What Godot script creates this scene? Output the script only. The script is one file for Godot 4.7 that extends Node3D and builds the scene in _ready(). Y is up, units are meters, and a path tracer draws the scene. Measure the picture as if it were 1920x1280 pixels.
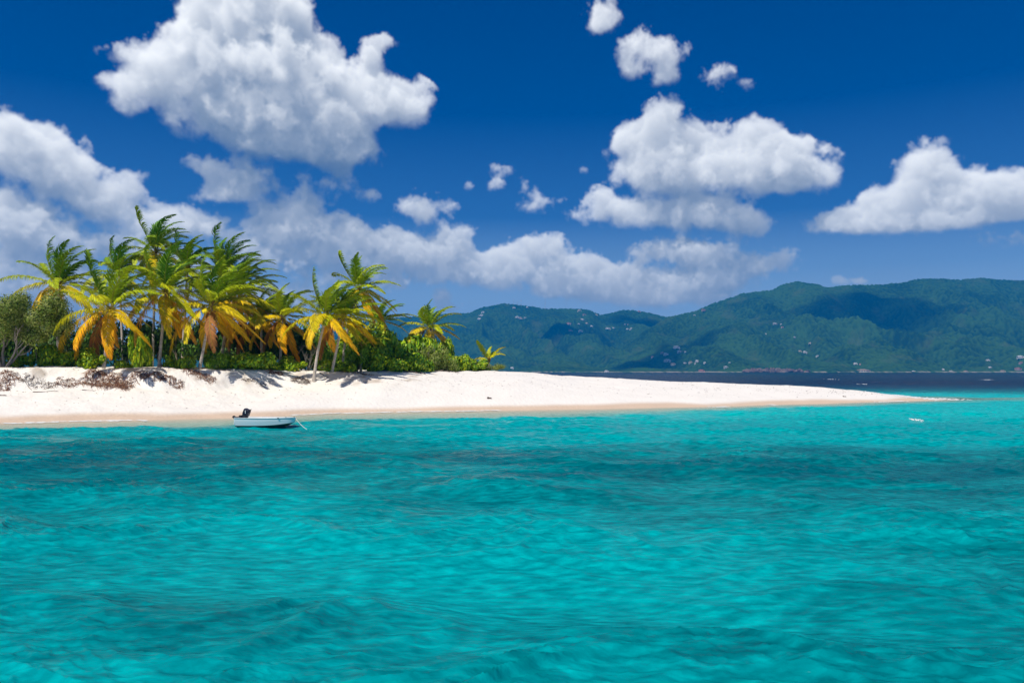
extends Node3D

const F := 1493.0
const EYE := Vector3(0.0, 3.5, 0.0)
const HORIZON := 696.3
const SUN_ELEVATION := 57.0
const SUN_FROM_LEFT := 38.0

var rng := RandomNumberGenerator.new()
var taken := {}
var to_sun := Vector3.UP


# ---------------------------------------------------------------- mesh building

class Shape:
	var v := PackedVector3Array()
	var n := PackedVector3Array()
	var c := PackedColorArray()
	var u := PackedVector2Array()
	var i := PackedInt32Array()

	func point(p: Vector3, normal: Vector3, color: Color, uv := Vector2.ZERO) -> int:
		v.append(p)
		n.append(normal)
		c.append(color)
		u.append(uv)
		return v.size() - 1

	func tri(a: int, b: int, d: int) -> void:
		i.append(a)
		i.append(b)
		i.append(d)

	func quad_flat(a: Vector3, b: Vector3, d: Vector3, e: Vector3, color: Color) -> void:
		var nn := (b - a).cross(e - a).normalized()
		if nn.length() < 0.5:
			nn = Vector3.UP
		var k := v.size()
		for p in [a, b, d, e]:
			point(p, nn, color)
		tri(k, k + 2, k + 1)
		tri(k, k + 3, k + 2)

	# a round bar along points; radii and colours per point
	func tube(pts: PackedVector3Array, radii: PackedFloat32Array, cols: PackedColorArray, sides := 6, capped := true) -> void:
		var k := v.size()
		var count := pts.size()
		var side := Vector3.RIGHT
		for a in count:
			var d := (pts[mini(a + 1, count - 1)] - pts[maxi(a - 1, 0)]).normalized()
			if a == 0:
				side = d.cross(Vector3(0.31, 0.2, 0.93)).normalized()
				if side.length() < 0.5:
					side = d.cross(Vector3.RIGHT).normalized()
			side = (side - d * side.dot(d)).normalized()
			var up := d.cross(side)
			for s in sides + 1:
				var ang := TAU * s / sides
				var o := side * cos(ang) + up * sin(ang)
				point(pts[a] + o * radii[a], o, cols[a], Vector2(float(s) / sides, float(a) / count))
		for a in count - 1:
			for s in sides:
				var q := k + a * (sides + 1) + s
				tri(q, q + 1, q + sides + 1)
				tri(q + 1, q + sides + 2, q + sides + 1)
		if capped:
			for e in [0, count - 1]:
				var d2 := (pts[e] - pts[1 if e == 0 else count - 2]).normalized()
				var m := point(pts[e] + d2 * radii[e] * 0.4, d2, cols[e])
				for s in sides:
					var q2: int = k + e * (sides + 1) + s
					tri(m, q2, q2 + 1)

	func bar(a: Vector3, b: Vector3, r: float, color: Color, sides := 6) -> void:
		tube(PackedVector3Array([a, b]), PackedFloat32Array([r, r]), PackedColorArray([color, color]), sides)

	# a box with chamfered edges, turned by basis
	func block(center: Vector3, size: Vector3, color: Color, b := Basis.IDENTITY, ch := 0.02) -> void:
		var h := size * 0.5
		var cm := minf(ch, minf(h.x, minf(h.y, h.z)) * 0.9)
		for ax in 3:
			for sg in [-1.0, 1.0]:
				var nn := Vector3.ZERO
				nn[ax] = sg
				var e1 := Vector3.ZERO
				e1[(ax + 1) % 3] = 1.0
				var e2 := Vector3.ZERO
				e2[(ax + 2) % 3] = 1.0
				var q := []
				for w in [[-1, -1], [1, -1], [1, 1], [-1, 1]]:
					q.append(center + b * (nn * h[ax] + e1 * w[0] * (h[(ax + 1) % 3] - cm) + e2 * w[1] * (h[(ax + 2) % 3] - cm)))
				_face(q, b * nn, color)
		for ax in 3:
			var a1 := (ax + 1) % 3
			var a2 := (ax + 2) % 3
			for s1 in [-1.0, 1.0]:
				for s2 in [-1.0, 1.0]:
					var q := []
					for w in [[-1.0, 0], [1.0, 0], [1.0, 1], [-1.0, 1]]:
						var p := Vector3.ZERO
						p[ax] = w[0] * (h[ax] - cm)
						p[a1] = s1 * (h[a1] - (cm if w[1] == 1 else 0.0))
						p[a2] = s2 * (h[a2] - (0.0 if w[1] == 1 else cm))
						q.append(center + b * p)
					var nn := Vector3.ZERO
					nn[a1] = s1
					nn[a2] = s2
					_face(q, b * nn.normalized(), color)
		for s0 in [-1.0, 1.0]:
			for s1 in [-1.0, 1.0]:
				for s2 in [-1.0, 1.0]:
					var k := v.size()
					var sg := Vector3(s0, s1, s2)
					for ax in 3:
						var p := Vector3.ZERO
						for o in 3:
							p[o] = sg[o] * (h[o] - (0.0 if o == ax else cm))
						point(center + b * p, b * sg.normalized(), color)
					tri(k, k + 1, k + 2)

	func _face(q: Array, nn: Vector3, color: Color) -> void:
		var k := v.size()
		for p in q:
			point(p, nn, color)
		tri(k, k + 1, k + 2)
		tri(k, k + 2, k + 3)

	func smooth() -> void:
		for a in n.size():
			n[a] = Vector3.ZERO
		for a in range(0, i.size(), 3):
			var f := (v[i[a + 2]] - v[i[a]]).cross(v[i[a + 1]] - v[i[a]])
			for b in 3:
				n[i[a + b]] += f
		for a in n.size():
			n[a] = n[a].normalized() if n[a].length_squared() > 1e-20 else Vector3.UP

	func made() -> ArrayMesh:
		for a in range(0, i.size(), 3):
			var i0 := i[a]
			var i1 := i[a + 1]
			var i2 := i[a + 2]
			if (v[i2] - v[i0]).cross(v[i1] - v[i0]).dot(n[i0] + n[i1] + n[i2]) < 0.0:
				i[a + 1] = i2
				i[a + 2] = i1
		var arr := []
		arr.resize(Mesh.ARRAY_MAX)
		arr[Mesh.ARRAY_VERTEX] = v
		arr[Mesh.ARRAY_NORMAL] = n
		arr[Mesh.ARRAY_COLOR] = c
		arr[Mesh.ARRAY_TEX_UV] = u
		arr[Mesh.ARRAY_INDEX] = i
		var m := ArrayMesh.new()
		m.add_surface_from_arrays(Mesh.PRIMITIVE_TRIANGLES, arr)
		return m


# ---------------------------------------------------------------- naming

func numbered(called: String) -> String:
	if not taken.has(called):
		taken[called] = 0
		return called
	taken[called] += 1
	return "%s_%03d" % [called, taken[called]]


func tag(o: Node, label: String, category := "", group := "", kind := "") -> void:
	o.set_meta("label", label)
	if category:
		o.set_meta("category", category)
	if group:
		o.set_meta("group", group)
	if kind:
		o.set_meta("kind", kind)


func thing(called: String, label: String, category: String, where := Vector3.ZERO, group := "", kind := "") -> Node3D:
	var o := Node3D.new()
	o.name = numbered(called)
	add_child(o)
	o.position = where
	tag(o, label, category, group, kind)
	return o


func obj(called: String, mesh: Mesh, mat: Material, parent: Node = null) -> MeshInstance3D:
	var o := MeshInstance3D.new()
	o.name = called if parent else numbered(called)
	o.mesh = mesh
	o.material_override = mat
	(parent if parent else self).add_child(o, true)
	return o


func paint(roughness := 0.8, specular := 0.3) -> StandardMaterial3D:
	var m := StandardMaterial3D.new()
	m.vertex_color_use_as_albedo = true
	m.roughness = roughness
	m.metallic_specular = specular
	return m


func noise_of(sd: int, wavelength: float, octaves := 4, kind := FastNoiseLite.TYPE_SIMPLEX_SMOOTH) -> FastNoiseLite:
	var f := FastNoiseLite.new()
	f.seed = sd
	f.noise_type = kind
	f.frequency = 1.0 / wavelength
	f.fractal_type = FastNoiseLite.FRACTAL_FBM if octaves > 1 else FastNoiseLite.FRACTAL_NONE
	f.fractal_octaves = octaves
	f.fractal_gain = 0.5
	return f


func lerp_table(t: PackedVector2Array, x: float) -> float:
	if x <= t[0].x:
		return t[0].y
	for a in range(1, t.size()):
		if x <= t[a].x:
			var k := (x - t[a - 1].x) / (t[a].x - t[a - 1].x)
			k = k * k * (3.0 - 2.0 * k) * 0.5 + k * 0.5
			return lerpf(t[a - 1].y, t[a].y, k)
	return t[t.size() - 1].y


# a point of the place from where the photograph shows it, at a depth in metres
func ray(x: float, y: float) -> Vector3:
	return Basis(Vector3.RIGHT, atan((HORIZON - 640.0) / F)) * Vector3((x - 960.0) / F, (640.0 - y) / F, -1.0)


func at(x: float, y: float, d: float) -> Vector3:
	var r := ray(x, y)
	return EYE + r * (d / -r.z)


# ---------------------------------------------------------------- sky

var puff_low := noise_of(11, 130.0, 3)
var puff_mid := warped(noise_of(12, 52.0, 6), 16.0, 70.0)
var puff_small := warped(noise_of(14, 20.0, 4), 7.0, 24.0)
var puff_cell := warped(noise_of(13, 44.0, 3, FastNoiseLite.TYPE_CELLULAR), 10.0, 40.0)


func warped(f: FastNoiseLite, amount: float, wavelength: float) -> FastNoiseLite:
	f.domain_warp_enabled = true
	f.domain_warp_amplitude = amount
	f.domain_warp_frequency = 1.0 / wavelength
	f.domain_warp_fractal_type = FastNoiseLite.DOMAIN_WARP_FRACTAL_PROGRESSIVE
	f.domain_warp_fractal_octaves = 3
	f.domain_warp_fractal_gain = 0.5
	return f


func clear_sky(el: float) -> Vector3:
	var t := [[-1.0, 0.62, 0.86, 1.10], [1.0, 0.60, 0.84, 1.08], [4.0, 0.46, 0.68, 0.97], [7.0, 0.21, 0.40, 0.72], [11.0, 0.032, 0.155, 0.46], [18.0, 0.0, 0.068, 0.30], [26.0, 0.0, 0.048, 0.23], [50.0, 0.0, 0.045, 0.215], [90.0, 0.0, 0.04, 0.19]]
	for a in range(1, t.size()):
		if el <= t[a][0]:
			var k: float = clampf((el - t[a - 1][0]) / (t[a][0] - t[a - 1][0]), 0.0, 1.0)
			return Vector3(lerpf(t[a - 1][1], t[a][1], k), lerpf(t[a - 1][2], t[a][2], k), lerpf(t[a - 1][3], t[a][3], k))
	return Vector3(0.0, 0.04, 0.19)


# density of the clouds along one row of directions: columns x layers
func cloud_row(row: int, az0: float, el1: float, step: float, columns: int, layers: int, gap: float, blobs: Array, out: Array) -> void:
	var el := el1 - row * step
	var d := PackedFloat32Array()
	d.resize(columns * layers)
	var near := []
	for b in blobs:
		if absf(el - b[1]) < b[3] * 1.6:
			near.append(b)
	if near.size():
		var y := -el * 26.06
		var far := clampf((14.5 - el) / 7.0, 0.0, 1.0)
		for col in columns:
			var az := az0 + col * step
			var x := az * 26.06
			var q := PackedFloat32Array()
			var w0 := PackedFloat32Array()
			var w1 := PackedFloat32Array()
			var ks := PackedFloat32Array()
			var low := PackedFloat32Array()
			for b in near:
				var dx: float = (az - b[0]) / b[2]
				if absf(dx) < 1.48:
					var dy: float = (el - b[1]) / b[3]
					if dy < 0.0:
						dy *= 1.15
					var q2 := dx * dx + dy * dy
					if q2 < 2.2:
						q.append(q2)
						w0.append(b[5])
						w1.append(1.0 / b[4])
						ks.append(b[6] * (1.0 + 0.25 * minf(dy, 0.0)))
						low.append(dy)
			if q.is_empty():
				continue
			for l in layers:
				var w := (l - (layers - 1) * 0.5) * gap
				var mass := 0.0
				var sunk := 0.0
				for m in q.size():
					var dw := (w - w0[m]) * w1[m]
					var f := 1.0 - (q[m] + dw * dw) * 0.4545
					if f > 0.0:
						f *= f * ks[m]
						mass += f
						sunk += f * low[m]
				var body := minf((mass - 0.30) * 1.5, 0.9)
				if body < -0.36 or mass <= 0.0:
					continue
				var f2 := body + 0.42 * puff_low.get_noise_3d(x, y, w) + 0.95 * puff_mid.get_noise_3d(x, y, w) + 0.06
				if far > 0.0 and f2 > -0.5 and f2 < 1.0:
					f2 += far * (0.62 * puff_small.get_noise_3d(x, y, w) - 0.05)
				if f2 > -0.2 and f2 < 0.9:
					f2 -= 0.42 * (puff_cell.get_noise_3d(x, y, w) + 0.60)
				if f2 > 0.0:
					d[col * layers + l] = lerpf(minf(1.0, 0.16 * f2 + 3.2 * f2 * f2), minf(1.0, f2 * 3.0), clampf(sunk / mass * 1.6, 0.0, 0.8)) * clampf(1.0 + 0.9 * (sunk / mass + 0.1), 0.22, 1.0)
	out[row] = d


# clouds of a window of the sky: colour and cover, lit by a sweep from the sun's side
func clouds(az0: float, el1: float, step: float, columns: int, rows: int, layers: int, gap: float, blobs: Array) -> PackedFloat32Array:
	var dens := []
	dens.resize(rows)
	var job := WorkerThreadPool.add_group_task(func(r: int): cloud_row(r, az0, el1, step, columns, layers, gap, blobs, dens), rows)
	WorkerThreadPool.wait_for_group_task_completion(job)
	var out := PackedFloat32Array()
	out.resize(columns * rows * 4)
	var lit := PackedFloat32Array()
	lit.resize(columns * layers)
	lit.fill(1.0)
	var px := step * 26.06
	var shift := px / tan(deg_to_rad(SUN_ELEVATION))
	var sw := shift * cos(deg_to_rad(SUN_FROM_LEFT)) / gap * 0.4
	var su := shift * sin(deg_to_rad(SUN_FROM_LEFT)) / px
	var along := px / sin(deg_to_rad(SUN_ELEVATION))
	var through := PackedFloat32Array()
	var cover := PackedFloat32Array()
	for a in 257:
		through.append(exp(-0.027 * along * a / 256.0))
		cover.append(exp(-0.055 * gap * a / 256.0))
	for r in rows:
		var d: PackedFloat32Array = dens[r]
		var next := PackedFloat32Array()
		next.resize(columns * layers)
		next.fill(1.0)
		var el := el1 - r * step
		var veil := clampf(exp(-maxf(el, 0.5) / 4.0), 0.0, 0.7)
		var air := clear_sky(el).lerp(Vector3(0.86, 0.95, 1.08), 0.7)
		for col in columns:
			var open := 1.0
			var cr := 0.0
			var cg := 0.0
			var cb := 0.0
			var base := col * layers
			var left := (col - 1) * layers if col > 0 else base
			for l in layers:
				var l2 := maxi(l - 1, 0)
				var a := lit[base + l] * (1.0 - sw) + lit[base + l2] * sw
				var b := lit[left + l] * (1.0 - sw) + lit[left + l2] * sw
				var t := a * (1.0 - su) + b * su
				var den := d[base + l]
				if den > 0.0:
					t *= through[int(minf(den, 1.0) * 256.0)]
					if open > 0.01:
						var e := open * (1.0 - cover[int(minf(den, 1.0) * 256.0)])
						open -= e
						var glow := 0.72 * t + 0.28 * sqrt(sqrt(t))
						cr += e * (1.22 * glow + 0.06)
						cg += e * (1.15 * glow + 0.15)
						cb += e * (1.0 * glow + 0.31)
				elif t < 0.999:
					t += (1.0 - t) * 0.006
				next[base + l] = t
			if open < 0.995:
				var k := (r * columns + col) * 4
				var c := 1.0 - open
				out[k] = cr * (1.0 - veil) + air.x * c * veil
				out[k + 1] = cg * (1.0 - veil) + air.y * c * veil
				out[k + 2] = cb * (1.0 - veil) + air.z * c * veil
				out[k + 3] = c
		lit = next
	return out


# [x, y, rx, ry, strength] in the photograph's pixels, as directions
func cloud_from(p: Array) -> Array:
	var r := ray(p[0], p[1]).normalized()
	var k := 57.3 / F
	var c := 1.0 / (1.0 + pow((p[0] - 960.0) / F, 2.0))
	var rw: float = (p[2] + p[3]) * 0.42
	return [rad_to_deg(atan2(r.x, -r.z)), rad_to_deg(asin(r.y)), p[2] * k * c, p[3] * k * c, maxf(rw, 16.0), 0.0, p[4] if p.size() > 4 else 1.0]


func sky_texture() -> ImageTexture:
	var t0 := Time.get_ticks_msec()
	var seen := [
		[462, 15, 120, 70], [395, 62, 66, 50, 0.8], [525, 38, 60, 54, 0.9], [450, 130, 160, 96], [300, 132, 72, 54, 0.85], [258, 172, 62, 42, 0.75], [228, 206, 36, 24, 0.6], [602, 105, 38, 42, 0.9], [620, 190, 118, 76, 0.95], [738, 195, 76, 50, 0.85], [698, 108, 26, 36, 0.8], [722, 80, 30, 15, 0.7], [490, 232, 170, 60, 0.9], [640, 288, 64, 50, 0.9], [560, 275, 140, 46, 0.75],
		[70, 285, 86, 64], [0, 275, 70, 72], [105, 338, 100, 50, 0.9], [5, 400, 84, 62, 0.9], [178, 392, 82, 48, 0.9], [230, 360, 38, 32, 0.85], [50, 440, 110, 58, 0.8], [130, 470, 110, 44, 0.6], [250, 455, 70, 34, 0.6],
		[445, 343, 76, 42, 0.85], [385, 312, 42, 30, 0.6], [430, 372, 70, 30, 0.6], [312, 418, 78, 40, 0.85], [400, 430, 70, 32, 0.6], [565, 402, 56, 40, 0.85], [488, 412, 38, 32, 0.8], [600, 446, 104, 50, 0.95], [700, 480, 96, 50, 0.95], [560, 500, 90, 36, 0.5], [810, 488, 76, 44, 0.95], [890, 518, 74, 34, 0.85], [690, 530, 120, 26, 0.5], [790, 400, 62, 38, 0.75], [850, 438, 54, 20, 0.45], [250, 330, 40, 20, 0.3], [620, 350, 80, 30, 0.4], [690, 375, 50, 24, 0.35],
		[1000, 468, 70, 30], [940, 500, 64, 36, 0.9], [1010, 520, 110, 38, 0.8], [1140, 528, 80, 38, 0.9], [1080, 548, 90, 28, 0.7], [1270, 545, 110, 42, 0.75], [1090, 490, 70, 22, 0.5],
		[1244, 240, 48, 50], [1210, 280, 66, 48], [1310, 270, 48, 36], [1402, 248, 42, 38], [1440, 278, 62, 42], [1360, 322, 178, 52], [1490, 345, 84, 34], [1245, 330, 80, 44], [1165, 265, 30, 22, 0.5], [1490, 280, 28, 12, 0.5],
		[1190, 402, 72, 32], [1105, 388, 48, 40, 0.5], [1330, 405, 92, 40], [1400, 428, 48, 30], [1270, 410, 50, 50, 0.5], [1290, 478, 100, 34, 0.9], [1425, 500, 62, 30, 0.6], [1370, 512, 80, 36, 0.6], [1480, 490, 50, 30, 0.3],
		[1745, 310, 62, 50], [1720, 345, 50, 40], [1790, 365, 128, 52], [1880, 378, 120, 46], [1660, 400, 100, 38], [1585, 418, 92, 24, 0.8], [1730, 418, 180, 26], [1640, 370, 40, 30, 0.6], [1890, 450, 90, 22, 0.35], [2010, 350, 110, 60], [2120, 380, 120, 50],
		[1128, 42, 34, 36, 0.8], [1192, 92, 42, 36, 0.75], [1250, 104, 40, 32, 0.75], [1240, 142, 34, 22, 0.6], [1180, 130, 30, 22, 0.6], [1345, 146, 46, 24, 0.5], [1404, 158, 26, 14, 0.4], [1345, 174, 22, 18, 0.45],
		[940, 320, 38, 16, 0.4], [928, 348, 32, 18, 0.4], [995, 352, 26, 28, 0.4], [1000, 384, 44, 24, 0.4], [880, 350, 20, 10, 0.25], [1090, 320, 14, 10, 0.3], [210, 100, 40, 20, 0.25], [190, 150, 26, 14, 0.25],
		[826, 562, 22, 22, 0.9], [842, 580, 36, 12, 0.8], [1572, 527, 20, 12, 0.8], [1618, 528, 24, 9, 0.8], [700, 578, 60, 18, 0.5], [740, 470, 60, 40, 0.9], [655, 465, 50, 40, 0.9], [845, 480, 46, 36, 0.9], [935, 492, 40, 26, 0.9], [985, 505, 46, 26, 0.9], [1050, 520, 50, 26, 0.9], [1120, 508, 40, 24, 0.8], [1180, 540, 50, 26, 0.8], [1330, 535, 60, 26, 0.7], [20, 500, 70, 40, 0.9], [110, 515, 70, 40, 0.9], [480, 470, 60, 44, 0.95], [530, 440, 44, 36, 0.95], [60, 540, 150, 50, 0.9], [330, 500, 90, 40, 0.7], [420, 560, 150, 36, 0.7], [1200, 562, 90, 22, 0.7], [1330, 560, 60, 20, 0.6], [180, 590, 150, 34, 0.6], [560, 560, 70, 28, 0.7],
	]
	var inside := []
	for p in seen:
		inside.append(cloud_from(p))
	var outside := []
	rng.seed = 77
	for a in 30:
		var az := rng.randf_range(50.0, 310.0)
		var el := 3.0 + 46.0 * pow(rng.randf(), 1.5)
		var size := rng.randf_range(1.6, 4.6) * (0.6 + el / 40.0)
		for b in rng.randi_range(4, 9):
			var s := size * rng.randf_range(0.45, 1.0)
			outside.append([az + rng.randf_range(-1.6, 1.6) * size, el + rng.randf_range(-0.3, 0.8) * size, s * 1.3, s * 0.85, s * 26.0, 0.0, 1.0])
	var step := 360.0 / 4096.0
	var in_cols := 1000
	var in_rows := 384
	var in_az := -500 * step
	var in_top := (384 - 0.5) * step
	var main := clouds(in_az, in_top, step, in_cols, in_rows, 20, 13.0, inside)
	var o_cols := (4096 - 1000) / 4 + 2
	var o_rows := 180
	var rest := clouds(500 * step, (720 - 2.0) * step, step * 4.0, o_cols, o_rows, 10, 34.0, outside)
	print("clouds ", Time.get_ticks_msec() - t0)
	var all := PackedFloat32Array()
	var low := clear_sky(0.0)
	for r in 1024:
		var el := 90.0 - (r + 0.5) * step
		var c := clear_sky(el)
		var line := PackedFloat32Array([c.x, c.y, c.z])
		while line.size() < 4096 * 3:
			line.append_array(line)
		var ri := r - (1024 - in_rows)
		if ri >= 0:
			for col in in_cols:
				var k := (ri * in_cols + col) * 4
				if main[k + 3] > 0.0:
					var q := ((col - 500 + 4096) % 4096) * 3
					var open := 1.0 - main[k + 3]
					line[q] = c.x * open + main[k]
					line[q + 1] = c.y * open + main[k + 1]
					line[q + 2] = c.z * open + main[k + 2]
		var ro := (r - (1024 - 720)) / 4.0 - 0.375
		if ro >= 0.0 and ro < o_rows - 1:
			var r0 := int(ro)
			var fy := ro - r0
			for col in 3096:
				var fx := (col % 4) / 4.0
				var k := (r0 * o_cols + col / 4) * 4
				var k2 := k + o_cols * 4
				var cover := (main_mix(rest, k, k2, 3, fx, fy))
				if cover > 0.0:
					var q := (col + 500) * 3
					line[q] = c.x * (1.0 - cover) + main_mix(rest, k, k2, 0, fx, fy)
					line[q + 1] = c.y * (1.0 - cover) + main_mix(rest, k, k2, 1, fx, fy)
					line[q + 2] = c.z * (1.0 - cover) + main_mix(rest, k, k2, 2, fx, fy)
		all.append_array(line)
	var under := PackedFloat32Array([low.x, low.y, low.z])
	while under.size() < 4096 * 3 * 1024:
		under.append_array(under)
	all.append_array(under)
	print("sky ", Time.get_ticks_msec() - t0)
	return ImageTexture.create_from_image(Image.create_from_data(4096, 2048, false, Image.FORMAT_RGBF, all.to_byte_array()))


func main_mix(a: PackedFloat32Array, k: int, k2: int, o: int, fx: float, fy: float) -> float:
	return lerpf(lerpf(a[k + o], a[k + 4 + o], fx), lerpf(a[k2 + o], a[k2 + 4 + o], fx), fy)


# ---------------------------------------------------------------- the place

func _ready() -> void:
	var cam := Camera3D.new()
	cam.name = "camera"
	cam.position = EYE
	cam.rotation.x = atan((HORIZON - 640.0) / F)
	cam.fov = rad_to_deg(2.0 * atan(640.0 / F))
	cam.near = 0.1
	cam.far = 9000.0
	add_child(cam)
	cam.current = true
	var env := Environment.new()
	env.background_mode = Environment.BG_SKY
	env.tonemap_mode = Environment.TONE_MAPPER_LINEAR
	env.tonemap_exposure = 1.0
	env.sdfgi_enabled = true
	env.ssao_enabled = true
	env.ssil_enabled = true
	var panorama := PanoramaSkyMaterial.new()
	panorama.panorama = sky_texture()
	env.sky = Sky.new()
	env.sky.sky_material = panorama
	env.volumetric_fog_enabled = true
	env.volumetric_fog_density = 0.0
	env.fog_enabled = true
	env.fog_density = 0.00017
	env.fog_light_color = Color(0.0, 0.36, 1.0).linear_to_srgb()
	var we := WorldEnvironment.new()
	we.name = "world_environment"
	we.environment = env
	add_child(we)
	var sun := DirectionalLight3D.new()
	sun.name = "sun"
	sun.rotation = Vector3(deg_to_rad(-SUN_ELEVATION), deg_to_rad(-SUN_FROM_LEFT), 0.0)
	sun.light_energy = 1.45
	sun.light_color = Color(1.0, 0.965, 0.91)
	sun.light_angular_distance = 0.5
	sun.shadow_enabled = true
	add_child(sun)
	to_sun = sun.global_basis.z.normalized()
	build_land()
	build_water()
	build_hills()
	build_rocky_point()
	build_shade_clouds()
	build_greenery()
	build_palms()
	build_bank()
	build_far_houses()
	build_foam()
	build_boat()


# ---------------------------------------------------------------- cay and sea bed

# world x against: distance of the waterline, distance of the crest, height of the crest
var shore := PackedVector2Array([Vector2(-120, 52), Vector2(-60, 53), Vector2(-35, 54.4), Vector2(-29, 57), Vector2(-21, 60.5), Vector2(-14.7, 67.5), Vector2(-8, 70.5), Vector2(-2.9, 71.6), Vector2(7, 74.6), Vector2(18, 79), Vector2(31, 85.7), Vector2(42, 92), Vector2(49, 96), Vector2(56, 99)])
var crest := PackedVector2Array([Vector2(-120, 66), Vector2(-44, 68), Vector2(-32, 72), Vector2(-19.3, 80), Vector2(-0.6, 95), Vector2(9.4, 100), Vector2(23, 102), Vector2(38, 104), Vector2(49, 104), Vector2(58, 104)])
var rise := PackedVector2Array([Vector2(-120, 4.2), Vector2(-44, 3.85), Vector2(-32, 3.8), Vector2(-19.3, 3.5), Vector2(-0.6, 3.5), Vector2(9.4, 2.8), Vector2(23, 2.15), Vector2(38, 1.62), Vector2(44, 1.12), Vector2(49, 0.5), Vector2(54, 0.02), Vector2(60, -0.35), Vector2(75, -1.3), Vector2(100, -2.8)])
var sand_noise := noise_of(21, 7.0, 4)
var sand_fine := noise_of(22, 1.1, 3)
var bank_noise := noise_of(23, 3.0, 3)
var patch_noise := noise_of(31, 26.0, 4)
var patch_fine := noise_of(32, 6.0, 4)


# height of the sand at world x and distance d in front of the camera
func land(x: float, d: float) -> float:
	var dw := lerp_table(shore, x)
	var dc := lerp_table(crest, x)
	var hc := lerp_table(rise, x)
	if hc <= 0.3:
		var k := clampf((x - 51.0) / 5.0, 0.0, 1.0)
		var off := absf(d - lerpf(dc, 101.0, 0.5))
		var flat := hc - 0.11 * maxf(0.0, off - 2.0)
		if k >= 1.0:
			return maxf(flat, -4.5)
		return maxf(lerpf(ridge(x, d, dw, dc, maxf(hc, 0.02)), flat, k), -4.5)
	return ridge(x, d, dw, dc, hc)


func ridge(x: float, d: float, dw: float, dc: float, hc: float) -> float:
	var left := clampf((-12.0 - x) / 10.0, 0.0, 1.0)
	if d < dw:
		var s := dw - d
		var slow := lerpf(0.045, 0.13, clampf((x - 5.0) / 20.0, 0.0, 1.0))
		var shelf := lerpf(11.0, 7.0, clampf((x + 20.0) / -15.0, 0.0, 1.0)) + 2.0 * sand_noise.get_noise_2d(x * 0.7, 9.0)
		return maxf(-(slow * minf(s, shelf) + 0.3 * maxf(0.0, s - shelf)), -4.5)
	var t := (d - dw) / (dc - dw)
	if t <= 1.0:
		var gentle := 1.0 - pow(1.0 - t, 1.7)
		var t2 := t + 0.05 * bank_noise.get_noise_2d(x, d) * left
		var bank := 0.62 * minf(t2 / 0.76, 1.0) * minf(t2 / 0.76, 1.0) * 0.35 + 0.62 * minf(t2 / 0.76, 1.0) * 0.62
		bank = bank * 0.84 + (1.0 - 0.505) * smoothstep(0.74, 1.0, t2)
		var h := hc * lerpf(gentle, bank, left)
		var rough := smoothstep(0.15, 0.6, t)
		return h + rough * (0.16 * sand_noise.get_noise_2d(x, d) * minf(hc / 3.0, 1.0) + 0.03 * sand_fine.get_noise_2d(x, d) + 0.08 * left * smoothstep(0.7, 0.9, t) * bank_noise.get_noise_2d(x * 2.0, d * 2.0))
	var back := d - dc
	var plateau := clampf((-x - 1.0) / 6.0, 0.0, 1.0) * 30.0
	return maxf(hc + 0.3 * sand_noise.get_noise_2d(x, d) * minf(hc / 3.0, 1.0) * clampf(back, 0.0, 1.0) - maxf(0.0, back - plateau) * 0.17 * (0.6 + 0.4 * minf(hc / 2.0, 1.0)), -4.5)


func build_land() -> void:
	var dry := Color(0.87, 0.835, 0.78)
	var wet := Color(0.66, 0.51, 0.39)
	var grey := Color(0.5, 0.42, 0.34)
	var s := Shape.new()
	var xs := PackedFloat32Array()
	var x := -120.0
	while x < 110.0:
		xs.append(x)
		x += 0.35 if x > -52.0 and x < 56.0 else 1.6
	var ds := PackedFloat32Array()
	var d := 34.0
	while d < 150.0:
		ds.append(d)
		d += 0.3 if d > 52.0 and d < 108.0 else 1.2
	for dd in ds:
		for xx in xs:
			var h := land(xx, dd)
			var edge := 0.36 + 0.22 * sand_noise.get_noise_2d(xx * 0.4, 3.0) - 0.12 * clampf((xx - 20.0) / 20.0, 0.0, 1.0)
			var damp := (1.0 - smoothstep(edge - 0.2, edge + 0.12, h)) * (1.0 - 0.6 * smoothstep(0.0, -0.25, h))
			var tone := 1.0 + 0.05 * sand_noise.get_noise_2d(xx * 2.0, dd * 2.0)
			var c := dry.lerp(wet, damp) * tone
			if xx < -8.0:
				var litter := smoothstep(0.05, 0.5, bank_noise.get_noise_2d(xx * 1.4 + 40.0, dd * 1.1)) * smoothstep(1.9, 2.6, h)
				c = c.lerp(grey, litter * 0.75)
			c.a = 1.0
			s.point(Vector3(xx, h, -dd), Vector3.UP, c, Vector2(xx, dd))
	var w := xs.size()
	for r in ds.size() - 1:
		for q in w - 1:
			var k := r * w + q
			s.tri(k, k + w, k + 1)
			s.tri(k + 1, k + w, k + w + 1)
	s.smooth()
	var m := paint(0.95, 0.15)
	m.heightmap_enabled = true
	m.heightmap_scale = 4.0
	m.heightmap_texture = bumps(41, 512, 0.02, 5)
	m.uv1_scale = Vector3(0.2, 0.2, 0.2)
	tag(obj("beach", s.made(), m), "white sand beach and long spit of the cay running out to the right", "beach", "", "structure")
	var floor_mesh := PlaneMesh.new()
	floor_mesh.size = Vector2(11600, 11600)
	var fm := StandardMaterial3D.new()
	fm.albedo_color = Color(0.1, 0.35, 0.4)
	fm.roughness = 1.0
	var f := obj("sea_floor", floor_mesh, fm)
	f.position = Vector3(0, -5.0, 0)
	tag(f, "deep sea floor under all the water", "sea floor", "", "structure")


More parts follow.
